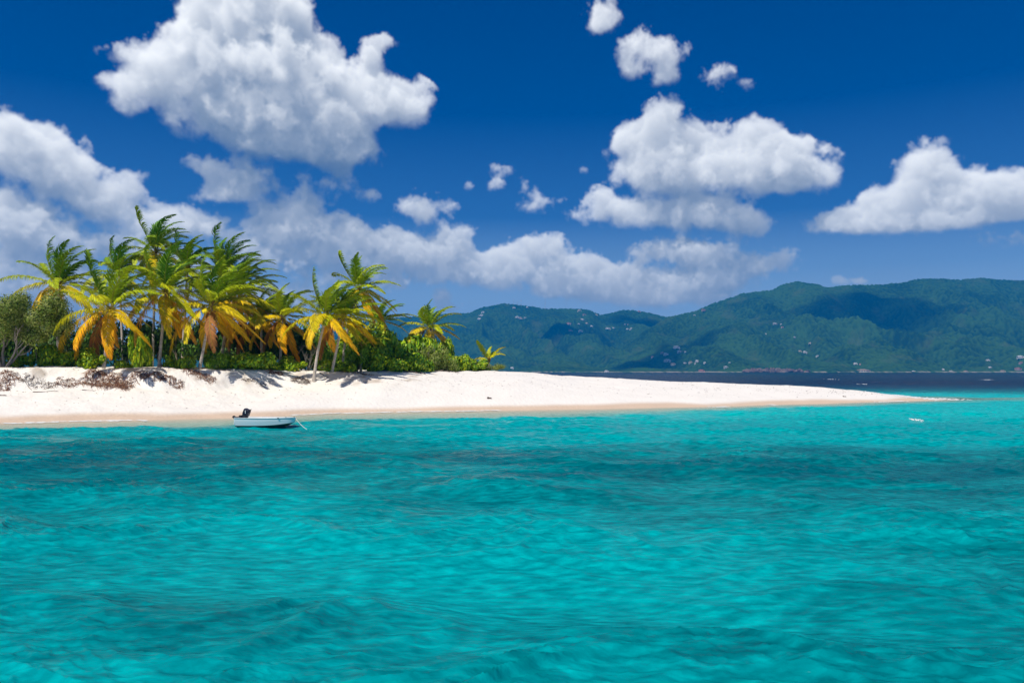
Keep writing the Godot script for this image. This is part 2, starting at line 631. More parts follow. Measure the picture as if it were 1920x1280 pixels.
func bumps(sd: int, size: int, frequency: float, octaves: int, kind := FastNoiseLite.TYPE_SIMPLEX_SMOOTH, fractal := FastNoiseLite.FRACTAL_FBM) -> NoiseTexture2D:
	var t := NoiseTexture2D.new()
	var f := noise_of(sd, 1.0 / frequency, octaves, kind)
	f.fractal_type = fractal
	t.noise = f
	t.width = size
	t.height = size
	t.seamless = true
	return t


# ---------------------------------------------------------------- water

func painted_ripple_light() -> NoiseTexture2D:  # pale and dark ripple lines: wave light painted into the water colour
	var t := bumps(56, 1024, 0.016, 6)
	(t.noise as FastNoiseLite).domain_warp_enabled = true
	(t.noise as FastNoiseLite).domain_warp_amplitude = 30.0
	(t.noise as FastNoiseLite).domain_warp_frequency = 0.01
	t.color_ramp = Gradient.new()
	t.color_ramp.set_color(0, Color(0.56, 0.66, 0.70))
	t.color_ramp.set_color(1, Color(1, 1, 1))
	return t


var swell := noise_of(51, 5.5, 2)
var chop := noise_of(52, 1.7, 2)
var ripple := noise_of(53, 0.55, 3)
var mottle := noise_of(57, 2.2, 5)
var painted_glint := noise_of(58, 0.8, 3)
var warp := noise_of(54, 8.0, 2)


func wave(x: float, d: float) -> float:
	var wx := x + 1.6 * warp.get_noise_2d(x, d)
	var wd := d + 1.6 * warp.get_noise_2d(x + 70.0, d)
	var a := swell.get_noise_2d(wx * 0.55 + wd * 0.2, wd)
	var b := 1.0 - 2.0 * absf(chop.get_noise_2d(wx * 0.5 - wd * 0.22, wd))
	var h := 0.22 * a + 0.10 * b * b * (0.6 + 0.8 * a)
	if d < 60.0:
		var r := 1.0 - 2.0 * absf(ripple.get_noise_2d(wx * 0.55 + wd * 0.15, wd))
		h += 0.032 * r * r * (0.7 + a)
	return h


func water_color(x: float, d: float, depth: float) -> Color:
	var pale := Color(0.36, 0.60, 0.45)
	var bright := Color(0.0, 0.48, 0.50)
	var teal := Color(0.0, 0.24, 0.27)
	var dark := Color(0.0, 0.15, 0.20)
	var navy := Color(0.0, 0.010, 0.05)
	var p := patch_noise.get_noise_2d(x * 0.6, d)
	var q := patch_fine.get_noise_2d(x * 0.45, d)
	var c: Color
	if d < 130.0:
		var dim := 0.58 + 0.75 * p + 0.5 * q
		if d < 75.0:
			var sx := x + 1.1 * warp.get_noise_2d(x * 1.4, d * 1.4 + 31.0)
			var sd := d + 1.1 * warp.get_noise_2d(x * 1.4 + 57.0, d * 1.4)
			dim += 0.55 * mottle.get_noise_2d(sx * 0.5 + sd * 0.12, sd) + 0.30 * (absf(painted_glint.get_noise_2d(sx * 0.42 - sd * 0.15, sd)) * 2.0 - 0.45)  # light lensed by the waves, imitated by noise in the water colour
		# weed beds and deeper bands of the bottom
		var band := exp(-pow((d - 29.5 + 0.06 * x + 3.0 * p) / 5.5, 2.0)) * smoothstep(-6.0, 6.0, x)
		var near_left := exp(-pow((d - 33.0) / 8.0, 2.0)) * smoothstep(2.0, -8.0, x)
		var pale_bar := exp(-pow((d - 14.5 + 0.3 * x) / 3.6, 2.0)) * smoothstep(9.0, 0.0, absf(x + 0.5))
		var clear := smoothstep(34.0, 44.0, d + 4.0 * p) * smoothstep(-16.0, 2.0, x)
		dim += 0.6 * band + 0.22 * near_left - 0.6 * pale_bar - 1.1 * clear + 0.25 * smoothstep(2.0, 8.0, x) * smoothstep(20.0, 12.0, d)
		dim = clampf(dim, 0.0, 1.25)
		c = bright.lerp(teal, minf(dim, 1.0))
		c = c.lerp(Color(0.0, 0.74, 0.70), 0.7 * clear * smoothstep(48.0, 68.0, d))
		if dim > 1.0:
			c = c.lerp(dark, (dim - 1.0) * 2.4)
	else:
		c = bright
	var off := d + 10.0 * p + 0.1 * x
	c = c.lerp(teal, smoothstep(118.0, 150.0, off))
	c = c.lerp(Color(0.0, 0.06, 0.12), smoothstep(140.0, 185.0, off))
	c = c.lerp(navy, smoothstep(175.0, 240.0, off))
	if depth < 1.6:
		c = pale.lerp(c, smoothstep(0.22, 1.2, depth))
	c.a = clampf(1.0 - exp(-maxf(depth, 0.0) * 4.0), 0.0, 1.0)
	if depth > 2.0:
		c.a = 1.0
	return c


func build_water() -> void:
	var t0 := Time.get_ticks_msec()
	var rows := PackedFloat32Array()
	var d := 4.5
	while d < 6000.0:
		rows.append(d)
		d *= 1.0048 if d < 70.0 else (1.008 if d < 300.0 else 1.03)
	var cols := 640
	var s := Shape.new()
	var count := rows.size() * (cols + 1)
	s.v.resize(count)
	s.n.resize(count)
	s.c.resize(count)
	s.u.resize(count)
	s.i.resize((rows.size() - 1) * cols * 6)
	var job := WorkerThreadPool.add_group_task(func(_r: int): pass, 1)
	WorkerThreadPool.wait_for_group_task_completion(job)
	var lines := []
	lines.resize(rows.size())
	job = WorkerThreadPool.add_group_task(func(r: int): water_row(r, rows[r], cols, lines), rows.size())
	WorkerThreadPool.wait_for_group_task_completion(job)
	var v := PackedVector3Array()
	var c := PackedColorArray()
	var u := PackedVector2Array()
	for r in rows.size():
		v.append_array(lines[r][0])
		c.append_array(lines[r][1])
		u.append_array(lines[r][2])
	var idx := s.i
	var e := 0
	var w := cols + 1
	for r in rows.size() - 1:
		for q in cols:
			var k := r * w + q
			idx[e] = k
			idx[e + 1] = k + w
			idx[e + 2] = k + 1
			idx[e + 3] = k + 1
			idx[e + 4] = k + w
			idx[e + 5] = k + w + 1
			e += 6
	s.v = v
	s.c = c
	s.u = u
	s.i = idx
	s.smooth()
	var m := paint(0.3, 0.2)
	m.transparency = BaseMaterial3D.TRANSPARENCY_ALPHA
	m.roughness = 0.17
	m.metallic_specular = 0.06
	m.heightmap_enabled = true
	m.heightmap_scale = 4.0
	m.heightmap_texture = bumps(55, 1024, 0.012, 6, FastNoiseLite.TYPE_SIMPLEX_SMOOTH, FastNoiseLite.FRACTAL_RIDGED)
	m.uv1_scale = Vector3(0.09, 0.2, 1.0)
	m.albedo_texture = painted_ripple_light()
	tag(obj("water", s.made(), m), "turquoise sea with small choppy waves, navy blue towards the far hills", "sea", "", "structure")
	print("water ", Time.get_ticks_msec() - t0)


func water_row(r: int, d: float, cols: int, out: Array) -> void:
	var v := PackedVector3Array()
	var c := PackedColorArray()
	var u := PackedVector2Array()
	var half := 0.86 * d + 5.0
	for q in cols + 1:
		var x := (float(q) / cols * 2.0 - 1.0) * half
		var depth := 4.5
		if d > 34.0 and d < 150.0 and x < 110.0:
			depth = -land(x, d)
		var calm := clampf(depth / 1.2, 0.06, 1.0)
		var h := wave(x, d) * calm
		if d > 400.0:
			h *= 400.0 / d
		v.append(Vector3(x, h, -d))
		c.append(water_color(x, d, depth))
		u.append(Vector2(x, d))
	out[r] = [v, c, u]


# ---------------------------------------------------------------- far hills

func skyline(points: Array, d: float) -> PackedVector2Array:
	var t := PackedVector2Array()
	for p in points:
		var w := at(p[0], p[1], d)
		t.append(Vector2(w.x, w.y))
	return t


func build_hills() -> void:
	var t0 := Time.get_ticks_msec()
	var far_line := skyline([[-400, 660], [200, 655], [500, 632], [700, 600], [757, 595], [820, 589], [878, 587], [902, 577], [945, 569], [983, 573], [1024, 579], [1082, 579], [1100, 580], [1126, 590], [1147, 587], [1167, 582], [1185, 582], [1214, 586], [1249, 594], [1300, 602], [1400, 620], [1500, 660]], 5000.0)
	var near_line := skyline([[1050, 697], [1111, 685], [1150, 667], [1185, 640], [1215, 617], [1257, 594], [1298, 585], [1345, 567], [1374, 558], [1394, 550], [1445, 545], [1474, 532], [1497, 528], [1526, 532], [1552, 539], [1590, 535], [1649, 534], [1687, 531], [1726, 523], [1768, 523], [1800, 525], [1842, 521], [1875, 524], [1900, 526], [1930, 526], [2050, 535], [2300, 560], [2600, 600]], 4200.0)
	var low_line := skyline([[960, 697.4], [985, 694], [1020, 687], [1045, 680], [1060, 677], [1080, 680], [1105, 688], [1140, 692], [1180, 697.4]], 3300.0)
	hill("hill", far_line, 3500.0, 5000.0, 5300.0, 8.0, 61, "hazy green ridge behind the palms with masts on its summit")
	hill("hill", near_line, 2750.0, 4200.0, 4450.0, 6.5, 62, "broad forested mountain filling the right horizon above a rocky shore")
	hill("hill", low_line, 3080.0, 3300.0, 3420.0, 9.0, 63, "low dark headland at the foot of the hazy ridge")
	print("hills ", Time.get_ticks_msec() - t0)


func hill_height(line: PackedVector2Array, x: float, d: float, base: float, top: float, back: float, nz: Array) -> float:
	var hr := lerp_table(line, x)
	var t := (d - base) / (top - base)
	if t > 1.0:
		var b := (d - top) / (back - top)
		return hr * (1.0 - 0.5 * b * b)
	t = maxf(t, 0.0)
	var spur: float = 1.0 - absf(nz[0].get_noise_2d(x + 0.25 * d, d * 0.35)) * 2.0
	var mid: float = nz[1].get_noise_2d(x, d)
	var hold := t * (1.0 - t) * 4.0
	return maxf(hr * (pow(t, 0.85) - hold * (0.36 * (1.0 - spur) + 0.10 * mid + 0.05)), -3.0 + 8.0 * t)


var hill_list := []


func hill(called: String, line: PackedVector2Array, base: float, top: float, back: float, cell: float, sd: int, label: String) -> void:
	var nz := [noise_of(sd, 620.0, 3), noise_of(sd + 10, 180.0, 4), noise_of(sd + 20, 20.0, 3), noise_of(sd + 30, 300.0, 4)]
	hill_list.push_front([line, base, top, back, nz])
	var s := Shape.new()
	var x0 := line[0].x
	var cols := int((line[line.size() - 1].x - x0) / cell)
	var rows := int((back - base) / cell)
	var moss := Color(0.05, 0.12, 0.02)
	var deep := Color(0.012, 0.038, 0.012)
	var straw := Color(0.085, 0.12, 0.035)
	for r in rows + 1:
		var d := base - 10.0 + r * cell
		for q in cols + 1:
			var x := x0 + q * cell
			var h := hill_height(line, x, d, base, top, back, nz)
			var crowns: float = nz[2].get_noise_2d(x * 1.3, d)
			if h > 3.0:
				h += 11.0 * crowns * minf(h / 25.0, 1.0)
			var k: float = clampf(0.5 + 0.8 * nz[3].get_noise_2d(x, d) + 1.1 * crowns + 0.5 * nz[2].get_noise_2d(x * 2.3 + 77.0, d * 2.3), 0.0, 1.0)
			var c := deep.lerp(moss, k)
			c = c.lerp(straw, clampf((nz[1].get_noise_2d(x + 900.0, d) - 0.25) * 1.6, 0.0, 0.6))
			if h < 5.0:
				c = c.lerp(Color(0.42, 0.36, 0.28), clampf((5.0 - h) / 4.0, 0.0, 1.0) * clampf(0.5 + 2.0 * nz[2].get_noise_2d(x, 5.0), 0.0, 1.0))
			s.point(Vector3(x, h, -d), Vector3.UP, c, Vector2(x, d))
	var w := cols + 1
	for r in rows:
		for q in cols:
			var k := r * w + q
			s.tri(k, k + w, k + 1)
			s.tri(k + 1, k + w, k + w + 1)
	s.smooth()
	tag(obj(called, s.made(), paint(0.95, 0.1)), label, "hill", "", "structure")


# ---------------------------------------------------------------- unseen clouds, added to lay shade on the hills

func build_shade_clouds() -> void:
	rng.seed = 9
	# middle of the shade in the photograph, its distance, how far across it is in metres, label
	for e in [[1610, 612, 3850.0, 350.0, 2000.0, "large unseen cloud added to shade the mountain"], [1215, 650, 3350.0, 190.0, 2300.0, "unseen cloud added to shade the mountain's left foot"], [1285, 630, 3600.0, 170.0, 2200.0, "small unseen cloud added to shade the slope between the two ridges"], [1055, 622, 4450.0, 200.0, 2500.0, "unseen cloud added to shade the hazy ridge"], [1190, 594, 4800.0, 200.0, 2600.0, "unseen cloud added to shade the right hump of the hazy ridge"]]:
		var p := at(e[0], e[1], e[2])
		var c: Vector3 = p + to_sun * ((e[4] - p.y) / to_sun.y)
		var o := thing("cloud", e[5], "cloud", c, "unseen clouds added for the shade on the hills", "stuff")
		for k in 7:
			var f := FogVolume.new()
			f.name = "puff"
			f.shape = RenderingServer.FOG_VOLUME_SHAPE_ELLIPSOID
			var w: float = e[3] * rng.randf_range(0.7, 1.25)
			f.size = Vector3(w * 1.3, rng.randf_range(150.0, 230.0), w)
			f.position = Vector3(rng.randf_range(-0.75, 0.75) * e[3], rng.randf_range(-20, 60), rng.randf_range(-0.6, 0.6) * e[3])
			var fm := FogMaterial.new()
			fm.albedo = Color(1, 1, 1)
			fm.density = 0.0045
			f.material = fm
			o.add_child(f, true)


# ---------------------------------------------------------------- palms

var bark: StandardMaterial3D
var frond_mat: StandardMaterial3D
var leaf_mat: StandardMaterial3D
var husk_mat: StandardMaterial3D
var wind := Vector3(0.82, 0.05, -0.45)


func frond_shape(azimuth: float, lift: float, length: float, age: float, droop: float, per_side: int) -> ArrayMesh:
	var s := Shape.new()
	var segs := 16
	var dir := Vector3(cos(lift) * cos(azimuth), sin(lift), cos(lift) * sin(azimuth))
	var p := Vector3.ZERO
	var pts := PackedVector3Array([p])
	var dirs := PackedVector3Array([dir])
	var gust := rng.randf_range(0.6, 1.3)
	for a in segs:
		var t := float(a) / segs
		dir = (dir + Vector3.DOWN * droop * (0.5 + 1.3 * t) + wind * 0.075 * gust * (0.25 + 1.2 * t) * (1.15 - age * 0.6)).normalized()
		p += dir * length / segs
		pts.append(p)
		dirs.append(dir)
	# leaf colours by age: deep green, yellow green, gold, brown
	var young := Color(0.09, 0.24, 0.006)
	var ripe := Color(0.46, 0.53, 0.006)
	var gold := Color(0.92, 0.54, 0.006)
	var rust := Color(0.80, 0.27, 0.008)
	var dead := Color(0.22, 0.10, 0.035)
	var inner: Color
	var outer: Color
	if age < 0.4:
		inner = young.lerp(ripe, age / 0.4)
		outer = young.lerp(ripe, age / 0.4 * 0.8)
	elif age < 0.75:
		inner = ripe.lerp(gold, (age - 0.4) / 0.35)
		outer = ripe.lerp(rust, clampf((age - 0.45) / 0.3, 0.0, 1.0) * 0.75)
	elif age < 0.92:
		inner = gold.lerp(rust, (age - 0.75) / 0.17 * 0.5)
		outer = gold.lerp(rust, 0.85)
	else:
		inner = dead.lerp(rust, 0.25)
		outer = dead
	var stalk := Color(0.42, 0.36, 0.05).lerp(inner, 0.3)
	var radii := PackedFloat32Array()
	var cols := PackedColorArray()
	for a in segs + 1:
		radii.append(lerpf(0.042, 0.008, float(a) / segs))
		cols.append(stalk)
	s.tube(pts, radii, cols, 4, false)
	var up := Vector3.UP
	var twist := rng.randf_range(-0.35, 0.35)
	for a in per_side:
		var t := 0.13 + 0.87 * (a + rng.randf() * 0.6) / per_side
		var ft := t * segs
		var k := mini(int(ft), segs - 1)
		var q := pts[k].lerp(pts[k + 1], ft - k)
		var dd := dirs[k].lerp(dirs[k + 1], ft - k).normalized()
		var side := dd.cross(up)
		if side.length() < 0.15:
			side = Vector3(-sin(azimuth), 0, cos(azimuth))
		side = side.normalized().rotated(dd, twist)
		var nn := side.cross(dd).normalized()
		var ll := 1.04 * pow(sin(PI * (0.16 + 0.80 * t)), 0.65) * length / 4.6
		var fade := clampf((t - 0.35) * 1.2, 0.0, 1.0) if age > 0.42 else 0.3 * t
		for sg in [-1.0, 1.0]:
			if rng.randf() < 0.05 + 0.12 * age or sin(t * 47.0 + twist * 90.0 + sg) > 0.93:
				continue
			var l2 := ll * rng.randf_range(0.75, 1.1)
			var d1: Vector3 = (side * sg * (0.85 - 0.3 * t) + dd * (0.65 + 0.55 * t) + nn * (0.30 - 0.35 * age) + Vector3(rng.randf_range(-0.12, 0.12), rng.randf_range(-0.12, 0.12), rng.randf_range(-0.12, 0.12))).normalized()
			var d2 := (d1 + Vector3.DOWN * (0.45 + 0.5 * age) + wind * 0.5 * gust).normalized()
			var d3 := (d2 + Vector3.DOWN * (0.5 + 0.4 * age) + wind * 0.3 * gust).normalized()
			var wv := d1.cross(nn).normalized() * 0.041
			var m1 := q + d1 * l2 * 0.4
			var m2 := m1 + d2 * l2 * 0.35
			var tip := m2 + d3 * l2 * 0.25
			var jit := rng.randf_range(0.75, 1.4)
			var c0 := inner.lerp(outer, fade * 0.6) * jit
			var c1 := inner.lerp(outer, clampf(fade + 0.25, 0.0, 1.0)) * jit
			var c2 := outer * jit
			var ln := (nn + d1.cross(wv).normalized() * 0.0).normalized()
			var ln2 := d2.cross(wv).normalized()
			if ln2.dot(nn) < 0.0:
				ln2 = -ln2
			var e := s.point(q - wv * 0.6, ln, c0)
			s.point(q + wv * 0.6, ln, c0)
			s.point(m1 - wv, ln, c0)
			s.point(m1 + wv, ln, c0)
			s.point(m2 - wv * 0.8, ln2, c1)
			s.point(m2 + wv * 0.8, ln2, c1)
			s.point(tip, ln2, c2)
			s.tri(e, e + 1, e + 2)
			s.tri(e + 1, e + 3, e + 2)
			s.tri(e + 2, e + 3, e + 4)
			s.tri(e + 3, e + 5, e + 4)
			s.tri(e + 4, e + 5, e + 6)
	return s.made()


func trunk_shape(top: Vector3, bend: Vector3, r0: float, r1: float, bole: float) -> ArrayMesh:
	var s := Shape.new()
	var pts := PackedVector3Array()
	var radii := PackedFloat32Array()
	var cols := PackedColorArray()
	var rings := int(top.length() / 0.07)
	for a in rings + 1:
		var t := float(a) / rings
		var m := top * 0.45 + bend
		pts.append((m * 2.0 * t * (1.0 - t) + top * t * t) + Vector3(0, -0.3 * (1.0 - t) * (1.0 - t), 0))
		var scar := 0.006 * (a % 2) + rng.randf_range(0.0, 0.006)
		radii.append(lerpf(r0, r1, pow(t, 0.6)) + bole * exp(-t * top.length() / 0.45) + scar)
		var k := rng.randf_range(0.75, 1.1) * (0.85 if a % 2 == 0 else 1.0)
		cols.append(Color(0.6, 0.53, 0.46) * k)
	s.tube(pts, radii, cols, 9)
	return s.made()


# base and crown in the photograph's pixels, depth, reach of a frond in metres, and how the crown looks
func palm(label: String, bx: float, by: float, cx: float, cy: float, d: float, reach: float, count: int, age0: float, age1: float, low: float, bole := 0.07, nuts := 0, lean := Vector3.ZERO) -> Node3D:
	var base := at(bx, by, d)
	base.y = land(base.x, d) - 0.05
	var top := at(cx, cy, d + rng.randf_range(-0.5, 0.5)) - base
	var t := thing("palm_tree", label, "palm tree", base, "coconut palms along the beach")
	obj("trunk", trunk_shape(top, lean, 0.15, 0.105, bole), bark, t)
	var turn := rng.randf() * TAU
	count = int(count * 1.25)
	for k in count:
		var f := (k + rng.randf() * 0.7) / count
		var azimuth := turn + k * 2.39996 + rng.randf_range(-0.25, 0.25)
		var lift := deg_to_rad(lerpf(84.0, low + 8.0, pow(f, 1.05)) + rng.randf_range(-7, 7))
		var spent := f > 0.86 and rng.randf() < 0.1
		var age := 0.97 if spent else clampf(lerpf(age0, age1, pow(f, 1.3)) + 0.01 + rng.randf_range(-0.09, 0.09), 0.0, 0.95)
		var length := rng.randf_range(1.1, 1.26) * reach * rng.randf_range(0.86, 1.08) * (1.0 - 0.25 * exp(-f * 9.0))
		var fr := obj("frond", frond_shape(azimuth, lift, length, age, lerpf(0.052, 0.07, f), 84), frond_mat, t)
		fr.position = top + Vector3(cos(azimuth) * 0.1, rng.randf_range(-0.2, 0.1), sin(azimuth) * 0.1)
	# dry sheath round the bud
	var sh := Shape.new()
	for k in 26:
		var a := rng.randf() * TAU
		var o := Vector3(cos(a), 0, sin(a))
		sh.tube(PackedVector3Array([o * 0.09 + Vector3.DOWN * 0.35, o * 0.16 + Vector3.UP * 0.05, o * rng.randf_range(0.2, 0.36) + Vector3(0, rng.randf_range(0.1, 0.5), 0)]), PackedFloat32Array([0.03, 0.035, 0.008]), PackedColorArray([Color(0.2, 0.11, 0.05), Color(0.28, 0.16, 0.07), Color(0.4, 0.22, 0.08)]), 4)
	obj("leaf_sheath", sh.made(), bark, t).position = top
	for k in nuts:
		var a := k * 1.3 + 0.4
		var nut := Shape.new()
		nut.tube(PackedVector3Array([Vector3(0, 0.15, 0), Vector3(0, 0.1, 0), Vector3(0, 0, 0), Vector3(0, -0.09, 0), Vector3(0, -0.14, 0)]), PackedFloat32Array([0.02, 0.09, 0.125, 0.09, 0.02]), PackedColorArray([Color(0.4, 0.2, 0.02), Color(0.45, 0.24, 0.03), Color(0.5, 0.25, 0.03), Color(0.4, 0.18, 0.02), Color(0.3, 0.13, 0.02)]), 9)
		obj("coconut", nut.made(), husk_mat, t).position = top + Vector3(cos(a) * 0.27, -0.42 - 0.12 * (k % 3), sin(a) * 0.27)
	return t


func build_palms() -> void:
	var t0 := Time.get_ticks_msec()
	rng.seed = 4242
	bark = paint(0.95, 0.2)
	husk_mat = paint(0.6, 0.4)
	frond_mat = paint(0.55, 0.35)
	frond_mat.backlight_enabled = true
	frond_mat.backlight = Color(0.5, 0.5, 0.5)
	palm("tall green palm beside the grey-green tree, gold frond hanging to its left", 107, 672, 110, 533, 78.0, 4.6, 20, 0.0, 0.7, -35.0)
	palm("squat palm whose big orange fronds hang down to the eroded bank", 193, 688, 206, 580, 71.0, 5.0, 24, 0.14, 0.88, -50.0)
	palm("palm with straight pale trunk left of the other straight one, orange skirt", 297, 690, 310, 547, 74.0, 4.7, 24, 0.06, 0.84, -55.0, 0.07, 6)
	palm("palm with straight pale trunk above the dark bush, gold skirt of drooping fronds", 372, 690, 397, 572, 74.5, 4.6, 24, 0.1, 0.84, -55.0, 0.07, 5)
	palm("tallest palm of the dense grove, top fronds swept by the wind", 285, 668, 292, 470, 86.0, 4.4, 20, 0.0, 0.66, -40.0)
	palm("dark green palm just right of the tallest crown, with coconuts", 340, 668, 351, 502, 85.0, 4.2, 18, 0.0, 0.5, -38.0, 0.05, 5)
	palm("upright green palm at the right end of the tall grove", 425, 668, 420, 512, 87.0, 4.6, 22, 0.0, 0.45, -30.0)
	palm("green palm peeping out behind the squat orange one", 232, 668, 222, 512, 85.0, 4.2, 18, 0.0, 0.55, -35.0)
	palm("palm behind the grove with thin leaning trunk and brown hanging fronds", 411, 669, 432, 558, 81.0, 4.7, 22, 0.1, 0.97, -75.0)
	palm("slim palm with shaded trunk behind the twin straight trunks", 404, 662, 452, 540, 86.0, 4.3, 18, 0.02, 0.6, -35.0)
	palm("pale green palm with long arching fronds and a dark shaded trunk", 491, 668, 489, 603, 83.0, 4.4, 18, 0.2, 0.72, -35.0)
	palm("medium palm with red-brown dry fibres under an upright yellow-green crown", 524, 680, 529, 596, 81.0, 4.0, 18, 0.12, 0.95, -60.0)
	palm("curved palm leaning seaward with a bare root ball on the sand", 588, 702, 612, 592, 77.0, 4.1, 20, 0.14, 0.8, -48.0, 0.2, 0, Vector3(-0.35, 0.2, 0))
	palm("slanting palm between the root ball palm and the tallest lone palm", 621, 684, 644, 594, 80.0, 4.0, 18, 0.1, 0.76, -45.0, 0.09)
	palm("tall lone palm with coconuts, its trunk bent right near the top", 641, 680, 673, 541, 83.0, 4.2, 19, 0.05, 0.78, -62.0, 0.06, 7, Vector3(-0.6, 0.6, 0))
	palm("small palm showing behind the right of the tall lone palm", 712, 668, 712, 603, 93.0, 3.7, 16, 0.05, 0.72, -40.0, 0.05, 4)
	palm("windblown palm rising alone above the right-hand shrubs", 806, 668, 807, 614, 96.0, 3.7, 17, 0.1, 0.72, -45.0)
	palm("little palm low among the shrubs near the tip of the greenery", 916, 684, 917, 674, 100.0, 2.6, 5, 0.35, 0.62, 5.0, 0.03)
	palm("young palm with short green fronds among the shrubs", 676, 668, 679, 648, 84.0, 2.8, 9, 0.15, 0.45, 15.0, 0.03)
	print("palms ", Time.get_ticks_msec() - t0)


# ---------------------------------------------------------------- boat

func build_boat() -> void:
	var d := 50.2
	var stern := at(450, 800, d + 0.45)
	var bow := at(552, 802.5, d - 0.45)
	var along := Vector3(bow.x - stern.x, 0, bow.z - stern.z)
	var length := along.length() - 0.08
	var t := thing("dinghy", "small white dinghy with dark outboard motor tilted up, anchored off the beach", "dinghy", Vector3(stern.x, 0.05, stern.z))
	t.rotation.y = atan2(-along.z, along.x)
	t.rotation.z = deg_to_rad(0.6)
	var white := paint(0.35, 0.5)
	var dark := paint(0.6, 0.4)
	var hull := Shape.new()
	var below := Shape.new()
	var inside := Shape.new()
	var rub := PackedVector3Array()
	var rub2 := PackedVector3Array()
	var n := 28
	var shell := Color(0.78, 0.83, 0.87)
	for a in n + 1:
		var s := float(a) / n
		var x := s * length - 0.14 * (1.0 - s) * 0.0
		var b := 0.74 * pow(maxf(1.0 - pow(maxf((s - 0.30) / 0.70, 0.0), 2.3), 0.0), 0.75) * (0.90 + 0.10 * minf(s / 0.3, 1.0)) + 0.015
		var top := 0.50 + 0.05 * s * s + 0.05 * (1.0 - s) * (1.0 - s)
		var chine := 0.06 + 0.2 * pow(s, 4.0)
		var keel := -0.13 + 0.36 * pow(maxf((s - 0.62) / 0.38, 0.0), 2.2)
		var rake := 0.16 * pow(s, 6.0)
		var sec := [
			Vector3(x + rake, top, b), Vector3(x + rake, top - 0.09, b + 0.004), Vector3(x + rake * 0.8, lerpf(top, chine, 0.55), b * 0.95), Vector3(x + rake * 0.5, chine, b * 0.86),
			Vector3(x + rake * 0.3, lerpf(chine, keel, 0.45), b * 0.62), Vector3(x, keel, 0.0)]
		rub.append(Vector3(x + rake, top, b + 0.02))
		rub2.append(Vector3(x + rake, top, -b - 0.02))
		for sg in [1.0, -1.0]:
			for k in 4:
				var p: Vector3 = sec[k]
				hull.point(Vector3(p.x, p.y, p.z * sg), Vector3.UP, shell)
			for k in 3:
				var p: Vector3 = sec[3 + k]
				below.point(Vector3(p.x, p.y - 0.002, p.z * sg), Vector3.UP, Color(0.02, 0.06, 0.075) if rng.randf() < 0.75 else Color(0.05, 0.09, 0.05))
			var ib := maxf(b - 0.05, 0.004)
			inside.point(Vector3(x + rake * 0.9 - 0.01, top - 0.004, ib * sg), Vector3.UP, Color(0.8, 0.82, 0.83))
			inside.point(Vector3(x + rake * 0.6 - 0.01, maxf(chine + 0.02, 0.16), ib * 0.88 * sg), Vector3.UP, Color(0.74, 0.76, 0.77))
			inside.point(Vector3(x - 0.01, maxf(keel + 0.2, 0.13), 0.0), Vector3.UP, Color(0.7, 0.72, 0.72))
	for a in n:
		for q in 2:
			for k in 3:
				var e := a * 8 + q * 4 + k
				hull.tri(e, e + 8, e + 1)
				hull.tri(e + 1, e + 8, e + 9)
			for k in 2:
				var e := a * 6 + q * 3 + k
				below.tri(e, e + 6, e + 1)
				below.tri(e + 1, e + 6, e + 7)
				inside.tri(e, e + 6, e + 1)
				inside.tri(e + 1, e + 6, e + 7)
	hull.smooth()
	below.smooth()
	inside.smooth()
	for q in [hull, below, inside]:
		for k in q.n.size():
			var side := signf(q.v[k].z)
			if side != 0.0 and (q.n[k].z * side < 0.0) != (q == inside):
				q.n[k] = -q.n[k]
			elif side == 0.0 and (q.n[k].y > 0.0) != (q == inside):
				q.n[k] = -q.n[k]
	obj("hull", hull.made(), white, t)
	obj("bottom_paint", below.made(), dark, t)
	obj("inner_lining", inside.made(), white, t)
	for e in [rub, rub2]:
		var g := Shape.new()
		var rr := PackedFloat32Array()
		var cc := PackedColorArray()
		for p in e:
			rr.append(0.024)
			cc.append(Color(0.66, 0.69, 0.7))
		g.tube(e, rr, cc, 6)
		obj("gunwale", g.made(), white, t)
	var tr := Shape.new()
	tr.block(Vector3(-0.02, 0.325, 0), Vector3(0.045, 0.43, 1.30), shell, Basis.IDENTITY, 0.012)
	tr.block(Vector3(-0.02, 0.08, 0), Vector3(0.04, 0.16, 1.08), Color(0.05, 0.1, 0.12), Basis.IDENTITY, 0.012)
	obj("transom", tr.made(), white, t)
	for q in [0.95, 2.1]:
		var seat := Shape.new()
		seat.block(Vector3(q, 0.40, 0), Vector3(0.28, 0.04, 1.24), Color(0.75, 0.77, 0.78), Basis.IDENTITY, 0.01)
		obj("bench_seat", seat.made(), white, t)
	var fore := Shape.new()
	fore.block(Vector3(length - 0.55, 0.47, 0), Vector3(0.5, 0.03, 0.62), Color(0.76, 0.78, 0.8), Basis.IDENTITY, 0.01)
	obj("foredeck", fore.made(), white, t)
	for q in [Vector3(length - 0.75, 0.55, 0.55), Vector3(length - 0.35, 0.57, 0.32), Vector3(length + 0.05, 0.575, 0.0), Vector3(0.1, 0.575, 0.62)]:
		var cl := Shape.new()
		cl.block(q, Vector3(0.11, 0.035, 0.035), Color(0.12, 0.12, 0.12), Basis.IDENTITY, 0.008)
		cl.block(q - Vector3(0, 0.03, 0), Vector3(0.04, 0.05, 0.04), Color(0.12, 0.12, 0.12), Basis.IDENTITY, 0.008)
		obj("cleat", cl.made(), dark, t)
	# the motor hangs on the transom, tilted up
	var motor := obj("outboard_motor", null, dark, t)
	motor.position = Vector3(0.0, 0.60, 0.0)
	var tilt := Basis(Vector3(0, 0, 1), deg_to_rad(-24.0))
	var navy := Color(0.012, 0.014, 0.028)
	var cow := Shape.new()
	cow.block(tilt * Vector3(0.30, 0.42, 0), Vector3(0.42, 0.46, 0.34), navy, tilt, 0.07)
